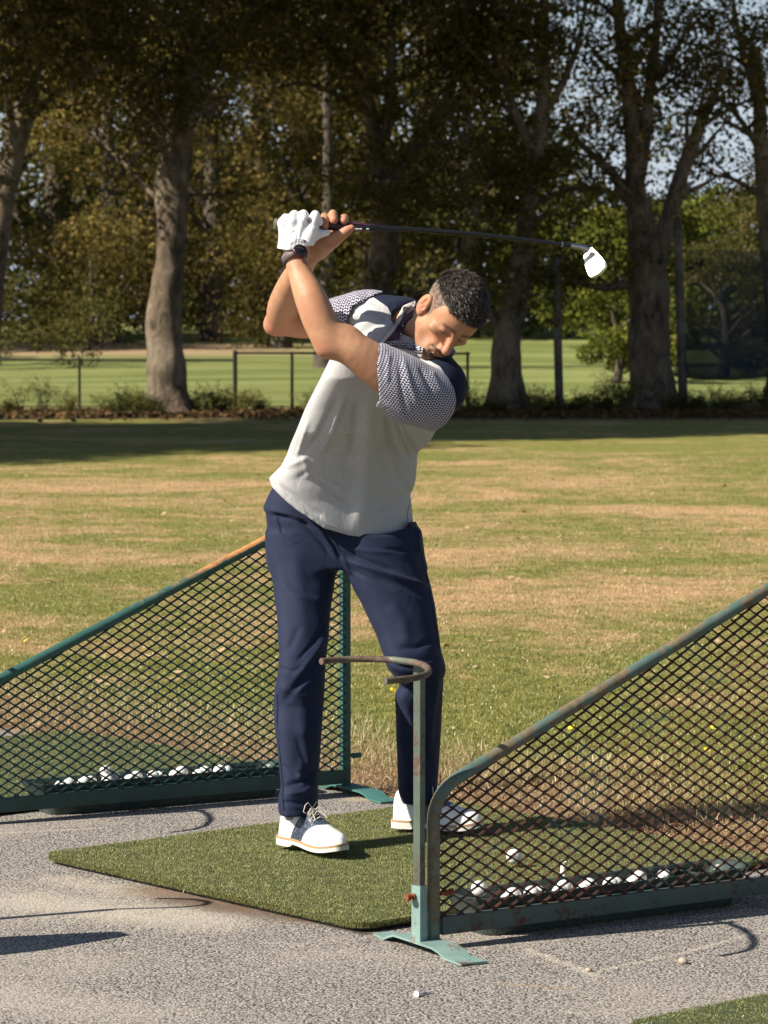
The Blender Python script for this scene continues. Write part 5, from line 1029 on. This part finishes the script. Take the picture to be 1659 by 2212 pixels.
def near_tree(name, label, limbs, nsec, Ls, leafmat, nleaf, lsize, crad, extra=None, group=None, ter=4, t0=.25, top=None):
    """limbs: list of (points, radii); first is the trunk"""
    mb_ = MB(); clus = []
    for li, (pts, rad) in enumerate(limbs):
        P, Rr = wob_tube(mb_, pts, rad, 16 if li == 0 else 10, .06, 4, .55 if li == 0 else 0)
        branchy(mb_, P, Rr, nsec if li else max(2, nsec // 3), Ls, clus, t0=t0 if li else .6, ter=ter)
    base = np.array(limbs[0][0][0], float); root = empty(name, base, label, 'tree', group); mb_.build('trunk', BARK, root)
    C = np.array(clus)
    if len(C):
        ns_ = nleaf // 22; sub = C[rng.integers(0, len(C), ns_)] + rng.normal(0, 1, (ns_, 3)) * V3(crad, crad, crad * .6); pos = sub[rng.integers(0, ns_, nleaf)] + rng.normal(0, 1, (nleaf, 3)) * V3(.15, .15, .08); v, q = leaves(pos, lsize); link('crown', mesh_from(v, q), leafmat, root, kind='stuff')
    if extra is not None:
        c, r, n, s = extra; d = rng.normal(0, 1, (n, 3)); d /= np.linalg.norm(d, axis=1)[:, None]; rr = rng.uniform(.35, 1, (n, 1)) ** .6; ck = np.array(c) + d * rr * np.array(r); 
        cc = ck[rng.integers(0, max(1, n // 40), n)] + rng.normal(0, .45, (n, 3)); v, q = leaves(cc, s, .75); link('upper_crown', mesh_from(v, q), leafmat, root, kind='stuff')
    return root
def TP(Y, *pts): return [at(u, v, Y) for u, v in pts]
def RP(Y, *w): return [x / 2 * Y / F for x in w]
def base_(u, v, Y): p = gp(u, v, 0); return V3(p[0] * Y / p[1], Y, -.1)
Y0 = 53.
def up(pt, dx, dy, dz): return [np.array(pt) + V3(dx, dy, dz) * t for t in (.5, 1)]
# main tree left of the golfer
l0 = [base_(362, 893, Y0)] + TP(Y0, (360, 845), (358, 760), (357, 650), (367, 560), (372, 480), (372, 400), (380, 310)); 
l1 = TP(Y0, (372, 345), (345, 292), (308, 240), (285, 180), (278, 100), (264, 0)); l1 += up(l1[-1], -.8, .3, 4)
l2 = TP(Y0, (378, 330), (394, 250), (408, 150), (412, 60), (414, -20)); l2 += up(l2[-1], .3, -.2, 5)
l3 = TP(Y0, (405, 200), (436, 150), (460, 90), (500, 30), (540, -60)); l4 = TP(Y0, (285, 190), (230, 160), (180, 120), (120, 100)); l5 = TP(Y0, (385, 290), (350, 240), (300, 215), (250, 225), (200, 250)); 
near_tree('broadleaf_tree', 'large tree with a thick mottled trunk forking above the fence, left of the golfer', [(l0, RP(Y0, 105, 88, 80, 74, 62, 64, 74, 70)), (l1, RP(Y0, 44, 42, 38, 34, 30, 26, 20, 8)), (l2, RP(Y0, 64, 58, 54, 50, 44, 32, 10)), (l3, RP(Y0, 26, 22, 18, 12, 6)), (l4, RP(Y0, 16, 12, 9, 5)), (l5, RP(Y0, 14, 11, 9, 8, 6))], 9, 2.2, L_NEAR, 19000, .10, .34, ((-3, Y0, 12), (5.5, 4.5, 3.2), 5000, .30), 'mature trees along the fence')
Y1_ = 50.
l0 = [base_(-50, 905, Y1_)] + TP(Y1_, (-38, 800), (-22, 650), (-2, 480), (22, 360), (50, 240)); l1 = TP(Y1_, (50, 245), (68, 160), (78, 80), (86, -20)); l1 += up(l1[-1], .4, 0, 4); l2 = TP(Y1_, (40, 290), (100, 220), (160, 180), (240, 130), (300, 70)); l3 = TP(Y1_, (70, 130), (30, 60), (0, -30))
near_tree('broadleaf_tree', 'leaning tree with a mottled trunk cut off by the left edge', [(l0, RP(Y1_, 70, 60, 56, 54, 52, 50)), (l1, RP(Y1_, 46, 42, 40, 36, 28, 10)), (l2, RP(Y1_, 18, 15, 12, 9, 5)), (l3, RP(Y1_, 20, 14, 8))], 10, 2.2, L_NEAR, 15000, .10, .36, ((-6, Y1_, 12), (5, 4, 3), 4000, .30), 'mature trees along the fence')
Y2_ = 55.
l0 = [base_(800, 880, Y2_)] + TP(Y2_, (805, 780), (812, 650), (830, 560), (832, 480), (828, 400), (815, 330)); l1 = TP(Y2_, (818, 340), (800, 250), (780, 140), (765, 0)); l1 += up(l1[-1], -.5, 0, 4); l2 = TP(Y2_, (830, 410), (868, 360), (905, 310), (950, 240), (985, 150), (1010, 0)); l3 = TP(Y2_, (815, 330), (840, 240), (845, 120), (850, -40)); l4 = TP(Y2_, (800, 700), (775, 620), (760, 560))
l5 = TP(Y2_, (800, 250), (720, 200), (650, 180), (600, 190)); l6 = TP(Y2_, (790, 180), (700, 90), (640, 40)); l7 = TP(Y2_, (985, 150), (1060, 100), (1110, 80))
near_tree('broadleaf_tree', 'tall tree behind the golfer\'s hands with limbs spreading both ways', [(l0, RP(Y2_, 96, 76, 66, 62, 66, 62, 50)), (l1, RP(Y2_, 40, 34, 30, 24, 16, 6)), (l2, RP(Y2_, 36, 30, 26, 22, 16, 10)), (l3, RP(Y2_, 30, 26, 20, 12)), (l5, RP(Y2_, 18, 14, 10, 6)), (l6, RP(Y2_, 16, 12, 6)), (l7, RP(Y2_, 14, 10, 5))], 9, 2.3, L_NEAR, 24000, .10, .36, ((0, Y2_, 12.5), (5.5, 4.5, 3.2), 5000, .30), 'mature trees along the fence')
Y3_ = 54.
l0 = [base_(1098, 885, Y3_)] + TP(Y3_, (1096, 830), (1094, 750), (1106, 670), (1124, 590), (1132, 520), (1140, 450), (1152, 380), (1165, 300)); l1 = TP(Y3_, (1165, 310), (1172, 220), (1174, 120), (1176, 0)); l1 += up(l1[-1], .3, 0, 5); l2 = TP(Y3_, (1098, 740), (1068, 690), (1050, 650), (1045, 600)); l3 = TP(Y3_, (1160, 340), (1120, 260), (1090, 170), (1070, 60), (1060, -60)); l4 = TP(Y3_, (1170, 260), (1215, 180), (1250, 90), (1270, -20)); l5 = TP(Y3_, (1140, 455), (1090, 440), (1030, 430), (960, 425)); l6 = TP(Y3_, (1128, 470), (1090, 478), (1050, 470))
near_tree('broadleaf_tree', 'tree right of the golfer\'s head with a thin stub limb low on its trunk', [(l0, RP(Y3_, 84, 72, 62, 58, 50, 44, 42, 38, 36)), (l1, RP(Y3_, 34, 30, 26, 22, 16, 6)), (l2, RP(Y3_, 26, 20, 14, 6)), (l3, RP(Y3_, 24, 20, 16, 12, 6)), (l4, RP(Y3_, 20, 16, 12, 8)), (l5, RP(Y3_, 15, 12, 9, 5)), (l6, RP(Y3_, 12, 9, 5))], 8, 2.1, L_NEAR, 14000, .10, .36, ((2.2, Y3_, 12.5), (4, 4, 3), 3500, .30), 'mature trees along the fence')
Y4_ = 55.
l0 = [base_(1408, 882, Y4_)] + TP(Y4_, (1408, 820), (1404, 720), (1400, 620), (1396, 560), (1388, 500), (1378, 430)); l1 = TP(Y4_, (1378, 440), (1370, 350), (1364, 250), (1352, 150), (1338, 40)); l1 += up(l1[-1], -.3, 0, 4); l2 = TP(Y4_, (1410, 590), (1430, 520), (1452, 450), (1482, 350), (1512, 270), (1545, 200), (1580, 130)); l3 = TP(Y4_, (1380, 440), (1345, 422), (1330, 382), (1292, 345), (1245, 300), (1215, 250)); l4 = TP(Y4_, (1395, 615), (1340, 617), (1300, 621), (1255, 612), (1225, 606)); l5 = TP(Y4_, (1342, 425), (1290, 408), (1220, 412), (1160, 440), (1140, 455)); l6 = TP(Y4_, (1375, 400), (1392, 300), (1405, 180), (1420, 40), (1430, -40)); l7 = TP(Y4_, (1510, 275), (1560, 245), (1620, 215)); l8 = TP(Y4_, (1405, 180), (1460, 110), (1500, 20))
near_tree('broadleaf_tree', 'broad many-limbed tree with a bare horizontal branch, right of the club head', [(l0, RP(Y4_, 104, 94, 88, 86, 80, 62, 54)), (l1, RP(Y4_, 46, 40, 36, 32, 26, 16, 6)), (l2, RP(Y4_, 50, 44, 38, 32, 26, 18, 10)), (l3, RP(Y4_, 26, 24, 20, 16, 12, 6)), (l4, RP(Y4_, 26, 20, 16, 12, 6)), (l5, RP(Y4_, 15, 13, 11, 9, 5)), (l6, RP(Y4_, 34, 30, 24, 18, 10)), (l7, RP(Y4_, 14, 10, 5)), (l8, RP(Y4_, 18, 12, 6))], 8, 1.9, L_NEAR, 11000, .095, .36, ((4.5, Y4_, 12.5), (3.5, 4, 2.5), 1500, .30), 'mature trees along the fence', t0=.35)
Y5_ = 56.
l0 = [base_(1690, 890, Y5_)] + TP(Y5_, (1682, 780), (1668, 600), (1655, 450), (1645, 330), (1640, 220), (1630, 100)); l1 = TP(Y5_, (1640, 230), (1610, 130), (1590, 40), (1580, -50)); l2 = TP(Y5_, (1645, 330), (1600, 260), (1540, 200), (1480, 180)); l3 = TP(Y5_, (1652, 430), (1590, 390), (1530, 375))
near_tree('broadleaf_tree', 'slender tree leaning in at the right edge beyond the dark screen', [(l0, RP(Y5_, 60, 46, 42, 38, 34, 30, 26)), (l1, RP(Y5_, 20, 15, 10, 5)), (l2, RP(Y5_, 16, 12, 8, 4)), (l3, RP(Y5_, 14, 10, 5))], 8, 1.9, L_NEAR, 6000, .095, .36, ((7.5, Y5_, 12.5), (2.5, 4, 2.5), 1200, .30), 'mature trees along the fence')
# ---- trees further back: lumpy crowns made of leaf clumps round a branching trunk
def bush_tree(x, y, h, w, z0, leafmat, n, ls, label, group, lumps=22, trunk=True, name='background_tree', cat='tree', flat=1.):
    g = float(terrain(np.array(x), np.array(y))); root = empty(name, (x, y, g), label, cat, group)
    if trunk:
        mb_ = MB(); P, R_ = wob_tube(mb_, [V3(x, y, g - .1), V3(x + .1, y, g + h * .3), V3(x - .1, y, g + h * .7)], [w * .045, w * .035, w * .012], 8)
        for k in range(7): a = random.uniform(0, 6.28); b = np.array(P[2 + k % 5]); e = b + V3(math.cos(a) * w * .3, math.sin(a) * w * .3, h * .2); mb_.tube([b, (b + e) / 2 + V3(0, 0, .1), e], [w * .014, w * .01, w * .004], 5, False)
        mb_.build('trunk', BARKF, root)
    cs = []
    for k in range(lumps):
        t = random.random(); zz = z0 + (h - z0) * t; wr = w * .5 * math.sqrt(max(.08, 1 - (2 * t - .85) ** 2 * .75)); a = random.uniform(0, 6.28); rr = wr * random.uniform(.35, 1); cs.append((x + rr * math.cos(a), y + rr * math.sin(a) * flat, g + zz, random.uniform(.10, .2) * w))
    cs = np.array(cs); k = rng.integers(0, len(cs), n); d = rng.normal(0, 1, (n, 3)); d /= np.linalg.norm(d, axis=1)[:, None]; rad = rng.uniform(.3, 1.08, (n, 1)) ** .5 * cs[k, 3:4]; pos = cs[k, :3] + d * rad * V3(1, 1, .62); v, q = leaves(pos, ls, .7); link('crown', mesh_from(v, q), leafmat, root, kind='stuff')
ux = lambda u, Y: (u - CU) * Y / F
BG = 'trees massed beyond the fairway'
for (u, Y, h, w, z0, m_, n, ls, lb) in [
    (-40, 100, 17, 13, .2, L_FAR, 15000, .20, 'dark tree mass at the left edge beyond the fairway'), (120, 108, 17, 12, .3, L_FAR, 15000, .20, 'dark evergreen-looking tree left of the big trunk, touching the ground'), (235, 96, 12, 8, 1.0, L_MID, 14000, .16, 'brownish olive tree just left of the big trunk'),
    (330, 112, 17, 11, 1.2, L_FAR, 14000, .20, 'dark tall tree behind the big trunk'), (455, 98, 13, 8.5, 1.2, L_MID, 15000, .16, 'russet brown tree right of the big trunk'), (560, 104, 15, 9, 1.0, L_MID, 14000, .17, 'golden brown tree behind the golfer\'s elbow'), (670, 112, 17, 11, .4, L_FAR, 14000, .20, 'dark tree behind the golfer\'s hands'),
    (790, 104, 15, 9, .8, L_MID, 13000, .17, 'olive tree below the club grip'), (905, 110, 16, 10, .5, L_FAR, 13000, .20, 'dark tree beneath the club shaft'), (1010, 100, 12, 8, 1.2, L_FAR, 12000, .18, 'olive tree above the golfer\'s head'), (1110, 118, 7.0, 9, .3, L_FAR, 8000, .20, 'dark low tree behind the club shaft tip'),
    (1215, 100, 4.5, 5.4, .2, L_GRN, 9000, .15, 'yellow-green tree below the club head'), (1330, 92, 3.7, 5.0, .2, L_GRN, 10000, .14, 'bushy yellow-green tree left of the many-limbed trunk'), (1500, 100, 4.1, 5.6, .2, L_GRN, 9000, .15, 'green tree behind the screen pole'), (1600, 106, 4.4, 6.5, .2, L_GRN, 9000, .16, 'green tree above the dark screen at the right'), (1700, 96, 4.6, 6.5, .2, L_FAR, 8000, .16, 'dark green tree at the right edge beyond the screen'),
    (1420, 120, 4.4, 8, .2, L_FAR, 7000, .2, 'dark tree low behind the many-limbed trunk')]:
    bush_tree(ux(u, Y), Y, h, w, z0, m_, n, ls, lb, BG, 34)
for (u, Y, h, w, z0, n, lb) in [(-120, 128, 20, 18, 0, 9000, 'far left'), (160, 134, 21, 18, 0, 9000, 'left'), (420, 134, 20, 18, 0, 9000, 'left of centre'), (680, 136, 21, 18, 0, 9000, 'centre'), (930, 136, 19, 17, 0, 8000, 'right of centre')]:
    bush_tree(ux(u, Y), Y, h, w, z0, L_FAR, n, .30, 'tall dark tree in the rearmost row, ' + lb, 'rearmost row of trees', 30)
for (u, Y, h, w, m_, n, lb) in [(135, 101, 2.5, 2.0, L_BLUE, 4000, 'grey-green shrub beyond the fence at the left'), (60, 80, 2.2, 5.0, L_FAR, 5000, 'low dark shrub beyond the fence at the left edge'), (1330, 70, 2.3, 2.6, L_GRN, 6000, 'grey-green hanging shrub left of the many-limbed trunk'), (1430, 72, 3.2, 1.6, L_GRN, 3500, 'leafy shrub showing through the forked trunk'), (1560, 74, 3.2, 3.6, L_FAR, 6000, 'dark shrub behind the screen'), (1130, 118, 3.6, 14, L_FAR, 7000, 'dark hedge at the end of the fairway on the right'), (650, 116, 3.2, 14, L_FAR, 7000, 'dark hedge at the end of the fairway behind the golfer')]:
    bush_tree(ux(u, Y), Y, h, w, .15, m_, n, .09 if Y < 90 else .2, lb, 'shrubs beyond the fence', 16, Y < 75, 'shrub', 'shrub')
# slim far trunks
for (u, Y, v1, w, lb) in [(697, 78, 0, 34, 'slim dark trunk behind the golfer\'s hands'), (604, 92, 540, 40, 'short dark trunk on the fairway beside the golfer\'s elbow'), (188, 90, 560, 14, 'small leaning trunk on the fairway left of the big tree')]:
    g = float(terrain(np.array(ux(u, Y)), np.array(Y))); mb_ = MB(); b = V3(ux(u, Y), Y, g - .1); t_ = at(u + 8, v1, Y); P, R_ = wob_tube(mb_, [b, b * .6 + t_ * .4 + V3(.1, 0, 0), t_], RP(Y, w, w * .8, w * .5), 10, flare=.4); cl_ = []; branchy(mb_, P, R_, 8, 1.8, cl_)
    root = empty('slim_tree', b, lb, 'tree', 'slim trees on the fairway'); mb_.build('trunk', BARKF, root); C = np.array(cl_); n = 5000; pos = C[rng.integers(0, len(C), n)] + rng.normal(0, .45, (n, 3)); v, q = leaves(pos, .13); link('crown', mesh_from(v, q), L_NEAR, root, kind='stuff')
# trees left of the picture whose shade falls across the lawn and the trunks
for (x, y, h, w, n, lb) in [(-19, 33.0, 16, 9, 24000, 'nearest'), (-15, 37.3, 15.5, 9, 24000, 'second'), (-10.8, 41.3, 15.5, 9, 22000, 'third'), (-7.4, 46.3, 15, 7.5, 15000, 'fourth'), (-21, 38.5, 16, 9, 16000, 'fifth'), (-24, 88, 17, 10, 9000, 'sixth'), (-20, 97, 17, 9, 9000, 'seventh'), (-30, 78, 17, 11, 9000, 'eighth')]:
    g = 0; root = empty('shade_tree', (x, y, float(terrain(np.array(x), np.array(y)))), 'large tree standing left of the picture, %s from the bays' % lb, 'tree', 'trees left of the picture'); mb_ = MB(); wob_tube(mb_, [V3(x, y, -.1), V3(x + .2, y, 4), V3(x, y, 10)], [.4, .3, .12], 12, flare=.4); mb_.build('trunk', BARK, root)
    k = 60; cc = rng.normal(0, 1, (k, 3)); cc /= np.linalg.norm(cc, axis=1)[:, None]; cc = V3(x, y, (h + 7.2) / 2) + cc * rng.uniform(.3, 1, (k, 1)) * V3(w / 2, w / 2, (h - 7.2) / 2 - .5); pos = cc[rng.integers(0, k, n)] + rng.normal(0, .55, (n, 3)); pos[:, 2] = np.maximum(pos[:, 2], 6.6); v, q = leaves(pos, .36, .8); link('crown', mesh_from(v, q), L_NEAR, root, kind='stuff')
# ------------------------------------------------------------------ fence, poles, screen
FM = simple('fence_steel', (.022, .019, .016), .7, .3, var=.3); YF = 54.2
fz = lambda v: at(800, v, YF)[2]
fr_ = empty('chain_link_fence', (ux(400, YF), YF, 0), 'low chain-link fence running behind the trees, brown with age', 'fence'); 
def post(u, vt, vb, w, nm='fence_post'):
    m_ = MB(); x = ux(u, YF); m_.tube([V3(x, YF, -.1), V3(x, YF, at(u, vt, YF)[2])], w / 2 * YF / F, 10); m_.lathe([(w / 2 * YF / F * 1.1, 0), (w / 2 * YF / F * .8, .02), (0, .03)], V3(x, YF, at(u, vt, YF)[2])); m_.build(nm, FM, fr_)
for a in ((-120, 775, 905, 5.5), (172, 774, 912, 6.0), (508, 760, 904, 9.5), (631, 763, 891, 6.5), (760, 763, 890, 6.), (890, 763, 888, 6.), (1010, 763, 888, 6)): post(*a)
m_ = MB(); m_.tube([V3(ux(-130, YF), YF, fz(777)), V3(ux(508, YF), YF, fz(778))], .018, 8); m_.build('top_rail', FM, fr_); m_ = MB(); m_.tube([V3(ux(508, YF), YF, fz(762.5)), V3(ux(1015, YF), YF, fz(764))], .020, 8); m_.build('top_rail', FM, fr_)
WIRE = simple('fence_wire', (.07, .065, .06), .6, .5); vs, fs = [], []
x0, x1, zt = ux(-130, YF), ux(1015, YF), fz(779); p_ = .062; r_ = .0017
for s in (1, -1):
    for x in np.arange(x0 - 1.2, x1 + 1.2, p_):
        a = V3(x, YF + .012 * s, .03); b = V3(x + s * (zt - .03) * .9, YF + .012 * s, zt)
        if min(a[0], b[0]) < x0 or max(a[0], b[0]) > x1: continue
        k = len(vs); 
        for q_ in (a, b): vs += [q_ + V3(-r_, 0, 0), q_ + V3(r_, 0, 0), q_ + V3(0, r_ * 1.6, 0)]
        fs += [[k, k + 1, k + 4, k + 3], [k + 1, k + 2, k + 5, k + 4], [k + 2, k, k + 3, k + 5]]
link('wire_mesh', mesh_from(np.array(vs), fs), WIRE, fr_)
POLE = mat_bark('weathered_pole', (.045, .042, .040), (.13, .12, .11)); 
for (u0, vb, u1, vt, w, Y, lb) in [(1209, 884, 1201, 556, 19, 53.5, 'dark wooden pole between the two trees right of the golfer'), (1477, 874, 1463, 472, 21, 54.5, 'tall grey pole beside the dark screen'), (1668, 880, 1664, 560, 14, 54.5, 'dark pole at the right edge of the screen')]:
    m_ = MB(); b = base_(u0, vb, Y); t_ = at(u1, vt, Y); wob_tube(m_, [b, (b + t_) / 2, t_], RP(Y, w, w * .96, w * .9), 12, .02); tag(m_.build('wooden_pole', POLE), lb, 'pole', 'poles along the fence')
def mat_screen():
    t = NT('dark_screen'); P = t.obj(); sz_ = t.n('ShaderNodeSeparateXYZ'); t.set(sz_.inputs[0], P); n = t.noise(P, 1.2, 4); w = t.n('ShaderNodeTexWave', wave_type='BANDS', bands_direction='X'); t.set(w.inputs[0], P); w.inputs['Scale'].default_value = 1.3; w.inputs['Distortion'].default_value = 2.
    b = t.n('ShaderNodeBsdfDiffuse'); t.set(b.inputs[0], t.mix(n, (.02, .032, .042), (.05, .07, .085))); tr = t.n('ShaderNodeBsdfTransparent'); m = t.n('ShaderNodeMixShader'); t.set(m.inputs[0], t.math('ADD', t.math('MULTIPLY', t.rampf(t.math('ADD', sz_.outputs[2], t.math('MULTIPLY', n, .6)), 2.9, .9), .62), t.math('ADD', .14, t.math('MULTIPLY', t.rampf(n, .3, .7), .2))))
    t.t.links.new(tr.outputs[0], m.inputs[1]); t.t.links.new(b.outputs[0], m.inputs[2]); t.t.links.new(m.outputs[0], t.out.inputs[0]); return t.m
xs = np.linspace(ux(1482, 54.9), ux(1672, 54.9), 30); zs = np.linspace(at(0, 818, 54.9)[2], at(0, 540, 54.9)[2], 20); vs = []; 
for i, x in enumerate(xs):
    for j, z in enumerate(zs): vs.append((x, 54.9 + .06 * math.sin(x * 5 + z) + .04 * math.sin(x * 11), z + .03 * math.sin(x * 3) * (1 if j == 0 else 0)))
i = np.arange(600).reshape(30, 20); q = np.stack([i[:-1, :-1], i[1:, :-1], i[1:, 1:], i[:-1, 1:]], -1).reshape(-1, 4); scr = link('windscreen', mesh_from(np.array(vs), q, True), mat_screen(), label='dark see-through screen hung between poles at the right', cat='screen'); sm_ = scr.modifiers.new('thickness', 'SOLIDIFY'); sm_.thickness = .006
# ------------------------------------------------------------------ weeds along the fence line
def weed_mesh(h, n, spread, ls, mode):
    mb_ = MB(); C = []
    for k in range(n):
        a = random.uniform(0, 6.28); d = V3(math.cos(a) * spread, math.sin(a) * spread, 1); p = V3(random.uniform(-.12, .12), random.uniform(-.1, .1), -.03); q = [p]; L = h * random.uniform(.6, 1.05)
        for s in range(5): d = d + rng.normal(0, .13, 3) + (V3(math.cos(a), math.sin(a), -.4) * .25 if s > 2 else 0); d /= np.linalg.norm(d); p = p + d * L / 5; q.append(p)
        mb_.tube(q, [.009, .008, .007, .005, .004, .002], 4, False); 
        for s in range(1, 6): C += [q[s]] * (1 + s)
        for s in (2, 3, 4): e = q[s] + rng.normal(0, .12, 3) + V3(0, 0, .06); mb_.tube([q[s], e], [.004, .002], 3, False); C += [e] * 3
    C = np.array(C); nl = n * ls; pos = C[rng.integers(0, len(C), nl)] + rng.normal(0, .055, (nl, 3)); v, q = leaves(pos, .055, .5); return mb_, mesh_from(v, q)
WL = [mat_leaf('weed_leaf_dark', [(0, (.02, .028, .008)), (.5, (.05, .062, .016)), (1, (.11, .10, .03))]), mat_leaf('weed_leaf_yellow', [(0, (.05, .055, .012)), (.5, (.13, .12, .03)), (1, (.24, .18, .05))])]; STEM = simple('weed_stem', (.09, .065, .035), .8)
protos = []
for k in range(5):
    mb_, lm = weed_mesh([1.0, .75, .55, .9, .6][k], [9, 14, 16, 6, 20][k], [.35, .5, .6, .45, .7][k], [60, 70, 70, 60, 60][k], k); protos.append((mb_, lm))
wl = [(90, 0, 53.0, 1.), (125, 3, 53.6, 1.), (150, 1, 53.4, .7), (48, 3, 53.8, 1.15), (215, 3, 54, .8), (268, 4, 52.8, 1.2), (290, 1, 52.6, .95), (315, 2, 52.4, 1.), (432, 1, 53, .95), (452, 0, 53.6, .85), (480, 4, 53.4, 1.15), (520, 1, 53, 1.), (560, 2, 54, .8), (655, 3, 53.5, .9), (690, 2, 53.8, .9), (1008, 0, 53, .9), (1030, 1, 53.2, .9), (1062, 2, 52.6, .8), (1140, 0, 53.4, .8), (1160, 1, 53, 1.), (1180, 4, 53.4, .9), (1235, 2, 53.6, 1.), (1262, 1, 53.8, .8), (1290, 4, 54, 1.), (1315, 0, 54.5, 1.1), (1335, 1, 54, 1.25), (1350, 0, 54.2, 1.), (1455, 2, 54, .9), (1495, 4, 54, .9), (1520, 1, 54.2, .9), (1545, 0, 54.4, .8), (1572, 4, 54.2, .9), (1600, 1, 54, .9), (1630, 0, 54, .9), (1655, 1, 54, 1.), (1080, 4, 53, .6), (20, 2, 53.6, .7), (240, 2, 53.2, .6), (345, 4, 52.3, .5), (1205, 2, 52.9, .6)]
ZN = [(-99, 300, 'left of the big forked trunk'), (300, 330, 'at the left foot of the big forked trunk'), (330, 500, 'between forked trunk and thick fence post'), (500, 620, 'just right of the thick fence post'), (620, 900, 'right of the thin fence post'), (900, 1095, 'between golfer and the tree right of his head'), (1095, 1202, 'just left of the dark wooden pole'), (1202, 1400, 'between dark pole and many-limbed tree'), (1400, 1475, 'between many-limbed tree and grey pole'), (1475, 1700, 'below the dark screen')]
OW = ['first', 'second', 'third', 'fourth', 'fifth', 'sixth', 'seventh', 'eighth', 'ninth', 'tenth']; KW = ['tall thin weed', 'bushy weed', 'low spreading weed', 'arching weed', 'short dense weed']; cnt_ = {}; WLAB = [None] * len(wl)
for i_ in sorted(range(len(wl)), key=lambda i: wl[i][0]):
    z_ = [z for z in ZN if z[0] <= wl[i_][0] < z[1]][0]; cnt_[z_] = cnt_.get(z_, 0) + 1; WLAB[i_] = '%s, %s from the left %s' % (KW[wl[i_][1]], OW[cnt_[z_] - 1], z_[2])
for idx, (u, k, Y, s) in enumerate(wl):
    mb_, lm = protos[k]; x = ux(u, Y); tm_ = ((k * 7 + idx) % 3 == 0)
    if not hasattr(mb_, 'o'):
        o = mb_.build('weed', STEM); l_ = link('weed_leaves', lm, WL[k % 2], None, kind='stuff'); l_.parent = o; mb_.o = (o, l_)
    else:
        o = mb_.o[0].copy(); col.objects.link(o); l_ = mb_.o[1].copy(); col.objects.link(l_); l_.parent = o
    o.location = (x, Y, 0); o.rotation_euler = (0, 0, random.uniform(0, 6)); s *= .66; o.scale = (s, s, s); tag(o, WLAB[idx], 'weed', 'weeds along the fence line')
# leaf litter and rough earth under the fence
n = 9000; P = np.stack([rng.uniform(-9, 9, n), rng.normal(52.6, 1.1, n), rng.uniform(0, .04, n)], 1); v, q = leaves(P, .10, .7); link('leaf_litter', mesh_from(v, q), mat_leaf('litter_leaf', [(0, (.03, .02, .012)), (.5, (.09, .055, .03)), (1, (.2, .13, .07))]), kind='stuff', label='brown leaf litter under the trees along the fence', cat='leaf litter')
